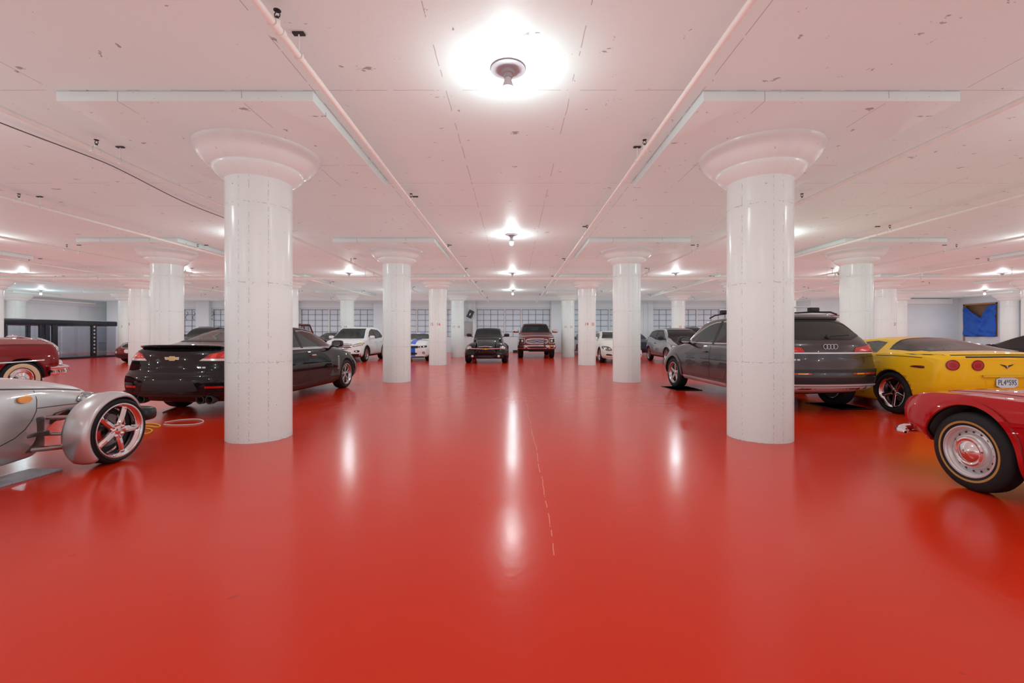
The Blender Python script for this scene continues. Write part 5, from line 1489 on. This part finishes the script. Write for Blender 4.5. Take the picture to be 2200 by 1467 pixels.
    MB().prism([(a, .655+b) for a, b in bt], c.X(4.89), c.X(4.925), 'x').build('bow_tie_badge', mat('badge_yellow', (.75, .42, .03), .25, .6), c.t)
    c.line('bonnet_edge', [(-.30, .74), (0, .765), (.30, .74)], 'F', CHROME, .02, .008)
    c.finish(); 
    car = c
    wheels(c, 'dbl5', .26, .25, ys=(.84, .83))
    mirror(c, 2.95, 1.20, .78, BLACKP)

def red_pickup():
    L = 5.88
    P = paint('ruby_red_metallic', (.17, .010, .012), .4, .3)
    c = Car('pickup_truck', 'dark red full size pickup truck with chrome grille facing the camera',
        (1.24, 23.5+L/2, 0), TOWARD, L, dict(
        zt=[(0, 1.42), (1.95, 1.43), (2.10, 1.60), (2.25, 1.90), (2.8, 1.96), (3.7, 1.94), (4.0, 1.86), (4.5, 1.42), (4.7, 1.33), (5.4, 1.29), (5.88, 1.20)],
        zb=[(0, 1.35), (2, 1.36), (4.4, 1.28), (5.3, 1.22), (5.88, 1.08)], w=[(0, .98), (1, 1.01), (4.8, 1.01), (5.88, .98)],
        wb=[(0, .94), (4.5, .95), (5.88, .92)], wt=[(0, .9), (2, .88), (2.3, .70), (3.9, .68), (4.4, .80), (4.8, .86), (5.88, .82)],
        zl=[(0, .52), (1, .42), (5.4, .42), (5.88, .42)], crown=[(0, .02), (2.3, .04), (4.6, .05), (5.88, .08)]),
        P, 1.20, 3.68, .42, arch=.48, nose=[(.4, .06), (.6, 0), (1.1, .0), (1.25, .06)], plan=(.10, .04))
    c.window('windscreen', [(.80, 1.40), (.66, 1.87), (-.66, 1.87), (-.80, 1.40)], 'F', see=True, tw=.035, gm=glass('tint_d', (.30, .37, .38), .05))
    c.window('rear_window', [(.62, 1.50), (.60, 1.84), (-.60, 1.84), (-.62, 1.50)], 'B', see=True, tw=.035)
    c.window('side_window', rnd([(2.35, 1.40), (2.45, 1.82), (3.7, 1.82), (4.3, 1.36)], 1), 'L', both=True)
    g = c.patch('grille', rnd([(-.58, .78), (.58, .78), (.60, 1.08), (-.60, 1.08)], 2), 'F', BLACKP, .01, .01, .06, ring=(.035, CHROME))
    for z in (.86, .93, 1.0): c.line('grille_bar', [(-.54, z), (.54, z)], 'F', ALLOY if z != .93 else CHROME, .028, .03, .01, parent=g)
    c.patch('oval_badge', ell(0, .93, .12, .05), 'F', mat('badge_blue', (.02, .05, .2), .2), .045, .02, .04, parent=g, ring=(.012, CHROME))
    for sg in (1, -1):
        q = lambda pl: pl if sg > 0 else mir(pl)
        o = c.patch('headlight', q([(.63, .82), (.95, .82), (.96, 1.08), (.64, 1.08)]), 'F', BLACKP, .008, .008, .05, ring=(.03, REFL))
        c.patch('headlight_bulb', q(ell(.78, .95, .06, .06)), 'F', CLEARL, .016, .004, .03, parent=o)
        c.patch('tow_hook', q(rect(.52, .60, .55, .60)), 'F', DARK, .07, .02, .05)
        c.patch('fog_lamp', q(rect(.70, .86, .57, .64)), 'F', BLACKP, .07, .008, .05)
    c.patch('bumper', [(-.97, .54), (.97, .54), (.97, .72), (-.97, .72)], 'F', CHROME, .06, .06, .06)
    c.patch('bumper_intake', rnd(rect(-.50, .50, .57, .66), 1), 'F', BLACKP, .064, .004, .06)
    c.patch('lower_valance', [(-.93, .53), (.93, .53), (.88, .40), (-.88, .40)], 'F', BLACKP, .03, .03, .06)
    c.patch('tail_light', rect(.80, .95, .95, 1.30), 'B', REDL, .006, .006, .06, both=True)
    c.finish(); wheels(c, 'ten', .28, .24)
    mirror(c, 4.15, 1.40, .95, mat('chrome_mirror_cap', (.8, .8, .82), .1, 1), 1.35)
    c.seats(3.2, 2.6, zb=.8, top=1.55)

def cream_sedan():
    L = 5.1
    P = paint('pearl_white_lacquer', (.80, .78, .73), 0, .3)
    c = Car('luxury_sedan', 'pearl white sedan facing the camera behind the second row column right of centre',
        (4.87, 19.45+L/2, 0), TOWARD, L, dict(
        zt=[(0, 1.0), (.7, 1.12), (1.4, 1.36), (2.1, 1.48), (2.8, 1.47), (3.2, 1.36), (3.7, 1.12), (4.3, 1.04), (4.8, .92), (5.1, .76)],
        zb=[(0, .92), (1, .99), (3.6, .97), (4.5, .88), (5.1, .70)], w=[(0, .85), (1, .94), (4.2, .94), (5.1, .84)],
        wb=[(0, .76), (1, .85), (3.8, .86), (5.1, .72)], wt=[(0, .64), (1.4, .56), (2.9, .56), (3.6, .70), (5.1, .58)], zl=[(0, .28), (1, .18), (5.1, .20)]),
        P, 1.1, 3.04, .345, arch=.385, nose=[(.2, .05), (.4, 0), (.55, .0), (.7, .06), (.8, .12)], plan=(.25, .2))
    c.window('windscreen', [(.70, 1.11), (.54, 1.41), (-.54, 1.41), (-.70, 1.11)], 'F', see=True, tw=.03, gm=glass('tint_e', (.42, .42, .38), .04))
    c.window('rear_window', [(.60, 1.14), (.5, 1.38), (-.5, 1.38), (-.60, 1.14)], 'B', see=True, tw=.03)
    c.window('side_window', rnd([(1.1, 1.03), (1.6, 1.33), (2.6, 1.39), (3.5, 1.02)], 1), 'L', both=True, see=True, gm=glass('tint_b', (.22, .26, .27), .06), trim=CHROME, tw=.016)
    for x in (1.5, 2.4): c.line('window_pillar', [(x, 1.0), (x+.06, 1.38)], 'L', BLACKP, .06, .006, both=True)
    door(c, [(2.45, 1.0), (3.45, .99), (3.5, .36), (2.45, .34)], 2.6, .88, CHROME)
    door(c, [(1.4, 1.0), (2.40, 1.0), (2.40, .34), (1.7, .34)], 1.6, .88, CHROME)
    g = c.patch('grille', rnd([(-.40, .46), (.40, .46), (.44, .70), (-.44, .70)], 1), 'F', BLACKP, .006, .006, .05, ring=(.03, CHROME))
    for z in (.53, .59, .65): c.line('grille_bar', [(-.38, z), (.38, z)], 'F', CHROME, .016, .014, .008, parent=g)
    for sg in (1, -1):
        q = lambda pl: pl if sg > 0 else mir(pl)
        o = c.patch('headlight', q(rnd([(.50, .58), (.74, .56), (.88, .66), (.86, .78), (.60, .74)], 1)), 'F', mat('smoked_reflector', (.25, .26, .28), .15, 1), .005, .006, .04, ring=(.010, DARK))
        for y, z in ((.62, .65), (.76, .68)): c.patch('headlight_bulb', q(ell(y, z, .035, .035)), 'F', CLEARL, .012, .004, .03, parent=o)
        c.patch('side_intake', q(rnd([(.50, .34), (.80, .36), (.76, .44), (.54, .42)], 1)), 'F', BLACKP, .005, .006, .04, ring=(.008, CHROME))
    c.line('bumper_chrome', [(-.80, .29), (.80, .29)], 'F', CHROME, .016, .01)
    c.patch('tail_light', rnd([(.5, .82), (.86, .84), (.86, .96), (.55, .92)], 1), 'B', REDL, .006, .006, .05, both=True)
    c.finish(); wheels(c, 'ten', .24, .24); mirror(c, 3.4, 1.04, .85)
    c.seats(2.7, 1.6, zb=.35, top=1.12, headc=mat('beige_leather', (.35, .24, .15), .6))

def two_tone_hatch():
    L = 4.0
    P = paint('silver_grey_lacquer', (.42, .42, .44), .6, .3); B = paint('black_lacquer', (.006, .006, .007), 0, .25)
    c = Car('hatchback', 'small tall silver hatchback with black bonnet and black roof facing the camera',
        (7.57, 18.75+L/2, 0), TOWARD, L, dict(
        zt=[(0, 1.15), (.1, 1.3), (.35, 1.5), (.8, 1.57), (1.8, 1.60), (2.4, 1.57), (2.8, 1.43), (3.2, 1.16), (3.5, 1.03), (3.85, .92), (4.0, .82)],
        zb=[(0, 1.05), (.8, 1.12), (1.6, 1.0), (2.3, .93), (3.1, .98), (3.6, .92), (4.0, .75)],
        w=[(0, .80), (.6, .87), (3.2, .885), (4.0, .80)], wb=[(0, .74), (.6, .80), (3.2, .82), (4.0, .68)],
        wt=[(0, .66), (.5, .58), (2.4, .60), (3.1, .70), (4.0, .52)], zl=[(0, .35), (.6, .25), (3.6, .24), (4.0, .3)]),
        P, .72, 2.57, .35, arch=.385, plan=(.3, .2), nose=[(.3, .08), (.5, 0), (.7, .03), (.85, .1), (1.0, .2)])
    c.window('windscreen', [(.72, 1.12), (.58, 1.51), (-.58, 1.51), (-.72, 1.12)], 'F', tw=.05)
    c.window('side_window', [(.40, 1.16), (.60, 1.42), (1.3, 1.50), (2.25, 1.49), (3.02, 1.06), (2.3, 1.0), (1.6, 1.06), (.9, 1.18)], 'L', both=True, see=True, gm=glass('tint_b', (.22, .26, .27), .06), tw=.05)
    c.line('window_pillar', [(1.55, 1.06), (1.6, 1.5)], 'L', BLACKP, .08, .006, both=True)
    panel(c, 'bonnet', [(2.98, -.66), (3.84, -.52), (3.90, 0), (3.84, .52), (2.98, .66), (3.0, 0)], 'T', B)
    c.patch('roof_panel', [(.45, -.50), (2.5, -.52), (2.5, .52), (.45, .50)], 'T', B, .004, .006, .06)
    c.patch('tailgate_panel', rnd([(-.64, 1.0), (.64, 1.0), (.56, 1.5), (-.56, 1.5)], 1), 'B', B, .004, .006, .06)
    door(c, [(1.6, .98), (2.3, .92), (2.95, .98), (2.90, .38), (1.35, .36), (1.4, .8)], 1.75, .88, BLACKP)
    c.patch('sill_trim', [(1.1, .33), (2.9, .33), (2.9, .27), (1.1, .27)], 'L', BLACKP, .01, .01, .06, both=True)
    c.patch('kidney_grille', rnd([(.05, .64), (.36, .66), (.38, .78), (.07, .78)], 1), 'F', BLACKP, .005, .006, .05, both=True, ring=(.012, mat('blue_trim', (.1, .25, .5), .2, .8)))
    c.patch('headlight', rnd([(.46, .70), (.76, .70), (.76, .84), (.48, .80)], 1), 'F', CLEARL, .005, .006, .05, both=True, ring=(.02, BLACKP))
    c.finish(); wheels(c, 'split5', .18, .25); mirror(c, 2.85, 1.08, .82, BLACKP)
    c.seats(1.9, zb=.5, top=1.2)

def background_sedan(name, label, x, yfront, paint_, roof, L=4.7, W=.90, see=False, half=.55, gm=None, hood=None):
    hd = hood or roof-.42
    c = Car(name, label, (x, yfront+L/2, 0), TOWARD, L, dict(
        zt=[(0, hd-.02), (.7, hd+.06), (1.2, roof-.08), (1.8, roof), (2.5, roof-.01), (2.9, roof-.12), (3.4, hd+.06), (4.0, hd), (4.7, hd-.16)],
        zb=[(0, hd-.10), (1, hd-.04), (3.3, hd-.04), (4.7, hd-.22)], w=[(0, W-.08), (1, W), (3.8, W), (4.7, W-.08)],
        wb=[(0, W-.16), (1, W-.07), (3.6, W-.07), (4.7, W-.18)], wt=[(0, .64), (1.2, half), (2.6, half), (3.4, .68), (4.7, .6)], zl=[(0, .3), (1, .2), (4.7, .24)]),
        paint_, .95, 2.75, .33)
    c.window('windscreen', [(.66, hd+.07), (half-.03, roof-.07), (-half+.03, roof-.07), (-.66, hd+.07)], 'F', see=see, gm=gm)
    c.window('rear_window', [(.58, hd+.10), (half-.05, roof-.09), (-half+.05, roof-.09), (-.58, hd+.10)], 'B', see=see, gm=gm)
    c.window('side_window', rnd([(.95, hd+.03), (1.35, roof-.11), (2.5, roof-.09), (3.2, hd+.02)], 1), 'L', both=True, see=see, gm=gm)
    c.line('window_pillar', [(2.05, hd), (2.1, roof-.06)], 'L', BLACKP, .06, .006, both=True)
    c.patch('headlight', rnd(rect(.52, .80, hd-.32, hd-.20), 1), 'F', CLEARL, .005, .006, .05, both=True)
    c.patch('grille', rect(-.45, .45, hd-.34, hd-.20), 'F', BLACKP, .005, .006, .06)
    c.patch('bumper', [(-.8, .42), (.8, .42), (.8, .52), (-.8, .52)], 'F', CHROME if 'classic' in label else BLACKP, .02, .02, .06)
    door(c, [(2.1, hd-.02), (3.1, hd-.02), (3.1, .36), (2.1, .34)], 2.25, hd-.16)
    c.finish(); wheels(c, 'ten', .21, .225); mirror(c, 3.1, hd+.02, W-.06)
    return c

def dark_red_roadster():
    L = 4.4
    P = paint('garnet_lacquer', (.18, .008, .008), 0, .3)
    c = Car('roadster', 'small dark red car with oval black grille and white number plate at left',
        (-17.35, 19.9+L/2, 0), TOWARD, L, dict(
        zt=[(0, .9), (.6, 1.0), (1.4, 1.06), (2.2, 1.12), (2.6, 1.10), (3.2, 1.06), (3.9, 1.02), (4.25, .95), (4.4, .84)],
        zb=[(0, .8), (1, .9), (3.2, .92), (4.0, .86), (4.4, .72)], w=[(0, .8), (1, .88), (3.6, .88), (4.4, .78)],
        wb=[(0, .7), (1, .8), (3.6, .8), (4.4, .64)], wt=[(0, .5), (1, .6), (3.2, .5), (4.4, .38)], zl=[(0, .28), (1, .2), (4.4, .22)], crown=[(0, .06), (4.4, .08)]),
        P, .95, 2.6, .33, plan=(.25, .2))
    c.patch('grille', rnd([(-.42, .66), (.42, .66), (.46, .88), (-.46, .88)], 2), 'F', BLACKP, .005, .006, .05, ring=(.02, CHROME))
    for sg in (1, -1):
        q = lambda pl: pl if sg > 0 else mir(pl)
        o = c.patch('headlight', q(ell(.66, .82, .10, .10)), 'F', REFL, .008, .006, .04, ring=(.015, CHROME))
        c.patch('fog_lamp', q(ell(.64, .48, .06, .06)), 'F', CLEARL, .006, .006, .04)
    plate(c, 'F', .54, None, w=.34, h=.17)
    c.patch('lower_bumper', [(-.76, .40), (.76, .40), (.72, .26), (-.72, .26)], 'F', BLACKP, .008, .01, .06)
    o = MB().tube([(c.X(2.7), -.60, 1.02), (c.X(2.45), -.5, 1.04), (c.X(2.45), .5, 1.04), (c.X(2.7), .60, 1.02)], .015, 8).build('windscreen_frame', CHROME, c.t)
    c.finish(); wheels(c, 'ten', .21, .225); mirror(c, 2.8, .98, .8)

def red_offroader():
    P = paint('maroon_lacquer', (.16, .012, .012), 0, .3)
    t = empty('off_road_vehicle', (-11.30, 23.0, 0), AWAY, 'maroon open topped off road vehicle with roll bars standing behind the black sedan', 'car')
    L = 3.9
    b = MB()
    b.prism([(-1.9, .5), (-1.9, 1.12), (.55, 1.12), (.62, 1.18), (1.75, 1.12), (1.85, 1.0), (1.85, .6), (1.55, .5), (1.5, .75), (1.30, .88), (1.0, .88), (.80, .75), (.75, .5), (-.75, .5), (-.8, .75), (-1.0, .88), (-1.3, .88), (-1.5, .75), (-1.55, .5)], -.72, .72, 'y')
    b.build('body', P, t, bevel=.03)
    for sg in (1, -1):
        for x in (1.15, -1.15):
            pr = [(x-.55, .62), (x-.38, .98), (x+.38, .98), (x+.55, .62), (x+.50, .62), (x+.35, .93), (x-.35, .93), (x-.50, .62)]
            MB().prism(pr, min(.70*sg, .90*sg), max(.70*sg, .90*sg), 'y').build('fender', BLACKP, t, bevel=.01)
        fr = MB().tube([(-1.75, .66*sg, 1.12), (-1.6, .62*sg, 1.74), (-.4, .60*sg, 1.80), (.20, .60*sg, 1.78), (.62, .66*sg, 1.16)], .035, 8)
        fr.tube([(-.45, .66*sg, 1.12), (-.45, .60*sg, 1.78)], .035, 8); fr.build('roll_bar', P, t)
    MB().tube([(-.45, -.60, 1.79), (-.45, .60, 1.79)], .035, 8).tube([(-1.6, -.60, 1.74), (-1.6, .60, 1.74)], .035, 8).build('cross_bar', P, t)
    MB().box(.18, .24, -.62, .62, 1.74, 1.80).box(.60, .66, -.64, .64, 1.14, 1.20).build('windscreen_frame', BLACKP, t, bevel=.01)
    MB().add([(.63, -.60, 1.19), (.22, -.57, 1.75), (.22, .57, 1.75), (.63, .60, 1.19)], [(0, 1, 2, 3)]).build('windscreen_glass', GLASS, t, flip=False)
    MB().box(-1.62, .22, -.60, .60, 1.80, 1.83).build('bimini_top', BLACKP, t, bevel=.01)
    for sg in (1, -1):
        mb = MB().ellipsoid((-.2, .34*sg, .95), (.28, .24, .1), pw=.6).ellipsoid((-.42, .34*sg, 1.2), (.08, .24, .3), pw=.6).ellipsoid((-.45, .34*sg, 1.54), (.05, .13, .09))
        mb.build('seat', CABIN, t)
        for x in (1.15, -1.15):
            first = None
            for nm, me in wheel_parts('dbl5', .38, .25, .21):
                o = bpy.data.objects.new(nm, me); COL.objects.link(o)
                if first is None: first = o; o.parent = t; o.location = (x, .74*sg, .38); o.rotation_euler = (0, 0, 0 if sg > 0 else PI)
                else: o.parent = first
    MB().box(-1.97, -1.88, -.75, .75, .48, .60).build('rear_bumper', BLACKP, t, bevel=.015)
    MB().box(1.83, 1.98, -.75, .75, .48, .62).build('front_bumper', BLACKP, t, bevel=.015)
    for sg in (1, -1): MB().box(-1.93, -1.89, .60*sg-.06, .60*sg+.06, .85, 1.0).build('tail_light', REDL, t, bevel=.01)

def dark_suv(label, x, yf):
    P = paint('black_lacquer', (.006, .006, .007), 0, .25); L = 4.7
    c = Car('sport_utility_vehicle', label, (x, yf+L/2, 0), TOWARD, L, dict(
        zt=[(0, 1.2), (.3, 1.6), (.8, 1.72), (2.4, 1.76), (2.9, 1.66), (3.5, 1.22), (4.2, 1.12), (4.7, 1.0)],
        zb=[(0, 1.1), (3.4, 1.08), (4.7, .9)], w=[(0, .9), (2, .94), (4.7, .88)], wb=[(0, .85), (3.4, .88), (4.7, .78)],
        wt=[(0, .7), (.6, .64), (2.6, .64), (3.4, .76), (4.7, .66)], zl=[(0, .36), (1, .25), (4.7, .3)]), P, .95, 2.8, .36)
    c.window('windscreen', [(.72, 1.22), (.60, 1.67), (-.60, 1.67), (-.72, 1.22)], 'F')
    c.window('side_window', rnd([(.5, 1.14), (.75, 1.58), (2.6, 1.64), (3.3, 1.14)], 1), 'L', both=True)
    c.patch('headlight', rnd(rect(.55, .82, .82, .94), 1), 'F', CLEARL, .005, .006, .05, both=True)
    c.patch('grille', rnd(rect(-.45, .45, .70, .92), 1), 'F', BRIGHT, .005, .006, .06)
    for sg in (1, -1): MB().tube([(c.X(.8), .6*sg, 1.74), (c.X(1.6), .6*sg, 1.79), (c.X(2.5), .6*sg, 1.76)], .014, 8).build('roof_rail', BLACKP, c.t)
    c.finish(); wheels(c, 'ten', .24, .24); mirror(c, 3.1, 1.16, .88)

black_sedan(); grey_estate(); yellow_coupe(); black_coupe_right(); red_classic(); burgundy_car(); silver_roadster()
white_crossover(); striped_coupe(); black_pickup(); red_pickup(); cream_sedan(); two_tone_hatch(); dark_red_roadster(); red_offroader()
background_sedan('classic_sedan', 'dark green classic sedan with clear windows parked behind the white crossover', -11.1, 25.2, paint('dark_green_lacquer', (.012, .016, .014), 0, .3), 1.42, see=True, gm=glass('green_glass', (.50, .62, .58), .04))
background_sedan('blue_sedan', 'dark blue sedan parked behind the pearl white sedan', 7.55, 26.0, paint('dark_blue_lacquer', (.01, .014, .045), 0, .3), 1.40, see=True)
background_sedan('grey_sedan', 'dark grey sedan glimpsed between the columns numbered 19 and 21', 4.85, 26.6, paint('graphite_metallic', (.09, .09, .10), .6, .3), 1.40)
dark_suv('dark high roofed car standing at the back wall right of the column numbered 25', 11.0, 25.6)
dark_suv('dark high roofed car at the back wall seen above the black sedan roof', -19.35, 25.8)
# ================================================================ small things
def pads(label, x, y, w, d, rz=0.0):
    t = MB().box(-w/2, w/2, -d/2, d/2, 0, .012)
    t.prism([(-d/2, .012), (-d/2+.05, .015), (-d/2+.08, .012)], -w/2, w/2, 'x').prism([(d/2, .012), (d/2-.05, .015), (d/2-.08, .012)], -w/2, w/2, 'x')
    o = t.build('tyre_pad', BLACKP); o.location = (x, y, 0); o.rotation_euler = (0, 0, rz)
    tag(o, label, 'tyre pad', 'black pads under the grey estate car wheels')

# clear car storage tent
TX0, TX1, TY0, TY1, TZ = -26.6, -23.4, 18.4, 26.05, 2.03
t = empty('car_storage_tent', ((TX0+TX1)/2, (TY0+TY1)/2, 0), 0, 'long clear plastic car storage tent with black frame along the left wall', 'tent')
hx = (TX1-TX0)/2; hy = (TY1-TY0)/2
VIN = mat('black_vinyl', (.018, .022, .03), .25, noise=.2, nscale=6)
CLR = glass('clear_vinyl', (.86, .87, .90), .04)
MB().box(-hx-.05, hx+.05, -hy-.05, hy+.05, 0, .10).build('base', VIN, t, bevel=.03)
fr = MB()
for sx in (-1, 1): fr.box(sx*hx-.06, sx*hx+.06, -hy, hy, TZ-.26, TZ)
for sy in (-1, 1): fr.box(-hx, hx, sy*hy-.06, sy*hy+.06, TZ-.26, TZ)
fr.build('top_frame', VIN, t, bevel=.03)
MB().box(-hx, hx, -hy, hy, TZ-.02, TZ+.03).build('roof_sheet', mat('pale_vinyl', (.55, .58, .66), .15), t, bevel=.01)
def yat(px, X): return -X*950/(1103.5-px)*1.0 if px < 1103 else 0
for sx, lst in ((1, ((86, .10), (101, .22), (117, .26), (201, .30), (12, .1))), (-1, ((95, .5), (177, .55), (60, .2)))):
    X = (TX0+TX1)/2 + sx*hx
    for px, wd in lst:
        y = X*950/(px-1103.5) - (TY0+TY1)/2
        if abs(y) < hy: MB().box(sx*hx-.05, sx*hx+.05, y-wd/2, y+wd/2, .1, TZ-.25).build('upright_post', VIN, t, bevel=.02)
for sx in (-1, 1): MB().box(sx*hx-.004, sx*hx+.004, -hy+.06, hy-.06, .1, TZ-.26).build('clear_side_panel', CLR, t)
for sy in (-1, 1): MB().box(-hx, hx, sy*hy-.004, sy*hy+.004, .1, TZ-.26).build('clear_end_panel', CLR, t)
X = TX1; y = X*950/(201-1103.5)-(TY0+TY1)/2
for k in range(8):
    MB().lathe([(0, 0), (.05, .004), (.055, .02)], 12, 'x', (hx+.05, y-.02, .32+.2*k)).build('zip_grommet', BRIGHT, t)
o = MB().box(-.10, .10, -.14, .14, 0, .70).box(-.11, .11, -.15, .15, .70, .74).build('storage_bin', STEELG, bevel=.02)
o.location = (-23.75, 25.55, .101); tag(o, 'small grey blue box at the far end inside the clear car tent', 'box')

pads('black tyre pad under the left front wheel of the grey estate car', 4.02, 10.62, .62, .86, math.radians(4))
pads('black tyre pad under the right rear wheel of the grey estate car', 5.86, 8.00, .62, .80, math.radians(4))
# extension cords on the floor by the hot rod
def fl(px, py, z=.008):
    Y = CAMZ*950/(py-718); return ((px-1103.5)/950*Y, Y, z)
def cord(name, label, pts, r, m):
    P = [Vector(fl(*p)) for p in pts]; out = []
    for i in range(len(P)-1):
        p0, p1, p2, p3 = P[max(i-1, 0)], P[i], P[i+1], P[min(i+2, len(P)-1)]
        for k in range(8):
            t_ = k/8; out.append(.5*((2*p1)+(p2-p0)*t_+(2*p0-5*p1+4*p2-p3)*t_*t_+(3*p1-p0-3*p2+p3)*t_**3))
    out.append(P[-1])
    for q in out: q.z = r+.001
    o = MB().tube(out, r, 8).build(name, m); tag(o, label, 'cord')
cord('extension_cord', 'yellow extension cord looped on the floor beside the silver hot rod wheel',
     [(296, 935), (318, 932), (327, 926), (318, 922), (300, 920), (318, 917), (338, 919), (344, 915), (330, 911), (300, 910), (306, 902), (330, 893), (334, 889), (322, 887)], .008, mat('yellow_cord', (.75, .45, .02), .5))
cord('power_cable', 'thin white cable lying in a long loop on the floor behind the black sedan',
     [(352, 912.5), (370, 914), (410, 913), (433, 909), (436, 904), (420, 901), (385, 903), (354, 908)], .006, mat('white_cord', (.75, .72, .68), .5))
cord('power_cable', 'black cable running from the hot rod bumper under the black sedan', [(350, 887), (360, 883), (378, 879)], .008, BLACKP)

# electric box and tilted dark unit on the back wall pilaster
y0 = YB-.35
o = MB().box(-.29, .29, 0, .20, -.50, .50).box(-.25, .25, -.012, 0, -.46, .46).build('electrical_cabinet', STEELG, bevel=.01); o.location = (1005.5/950*0-3.27, y0-.20, 1.70)
tag(o, 'grey electrical cabinet on the back wall above the black pickup', 'cabinet')
t = empty('wall_heater', (-3.05, y0-.35, 2.72), 0, 'dark box tilted on an arm high on the back wall above the grey cabinet', 'heater')
mb = MB().box(-.18, .18, -.15, .12, -.28, .28).xf(Matrix.Rotation(.45, 4, 'Y')); mb.build('housing', mat('slate_case', (.04, .055, .065), .5), t, bevel=.015)
mb = MB().box(-.03, .03, -.18, -.15, -.10, .06).xf(Matrix.Rotation(.45, 4, 'Y')); mb.build('status_strip', BRIGHT, t)
MB().tube([(-.22, .1, -.22), (-.10, .12, -.38), (-.05, .2, -.46)], .018, 8).tube([(-.05, .12, 0), (-.05, .35, 0)], .02, 8).build('bracket_arm', WHITE, t)
for i, x in enumerate((-3.55, -3.42, -3.30, -2.90)):
    o = MB().tube([(x, y0-.03, 2.22 if i < 3 else .3), (x, y0-.03, 3.60)], .022, 8).build('conduit_pipe', WHITE)
    tag(o, 'thin white conduit on the back wall pilaster, %s from the left of the grey cabinet' % ORD[i], 'pipe', 'conduits by the electrical cabinet')
for i, x in enumerate((9.3, 9.62)):
    o = MB().tube([(x, y0-.03, .1), (x, y0-.03, 3.60)], .03, 8).build('conduit_pipe', WHITE)
    tag(o, 'vertical white pipe, %s of two on the pilaster right of the second row column' % ('left' if i == 0 else 'right'), 'pipe', 'pipes on the right pilaster')
o = MB().box(-.16, .16, -.12, .12, 0, .17).build('floor_box', DARK, bevel=.01); o.location = (.11, YB-.30, 0)
tag(o, 'small dark box on the floor at the back wall left of the red pickup truck', 'box')
# twisted hoses hanging on the sash left of the sedan
for i, px in enumerate((402, 417, 457)):
    x = (px-1103.5)/950*YB
    pts = [(x+.10*math.sin(k*1.1), YB-.03-.02*math.cos(k), 2.95-.10*k) for k in range(7)]
    o = MB().tube(pts, .014, 6).build('window_latch_rod', DARK)
    tag(o, 'bent dark rod hanging on the painted sash window above the black sedan, %s from left' % ORD[i], 'rod', 'bent rods on the left sash windows')
# wall mounted bracket at right
t = MB().box(-.75, .75, -.10, 0, -.03, .03).box(-.55, -.50, -.12, -.1, -.03, .12).box(-.7, .7, -.03, 0, -.14, -.11)
o = t.build('wall_bracket', mat('red_primer', (.35, .08, .07), .6)); o.location = (21.2, 29.3, 2.55)
tag(o, 'reddish metal rail on the white end wall behind the second row column', 'bracket')
o = MB().tube([(0, 0, 0), (0, -.22, .02), (.02, -.26, -.6)], .015, 6).tube([(0, -.05, 0), (.12, -.2, -.05)], .03, 8).build('hose_bib', BRIGHT)
o.location = (XR-.45, 26.3, 3.1); tag(o, 'metal pipe fitting hanging at the right edge of the tarpaulin opening', 'pipe fitting')
# plastic floor mat edge under the hot rod
MT = mat('grey_speckled_mat', (.30, .32, .35), .35, noise=.8, nscale=120)
o = MB().prism([(-4.62, 2.9), (-4.42, 2.9), (-4.30, 4.22), (-4.62, 4.22)], 0, .02, 'z').build('floor_mat', MT, bevel=.006)
tag(o, 'grey speckled mat strip lying on the floor under the silver hot rod sill', 'mat')
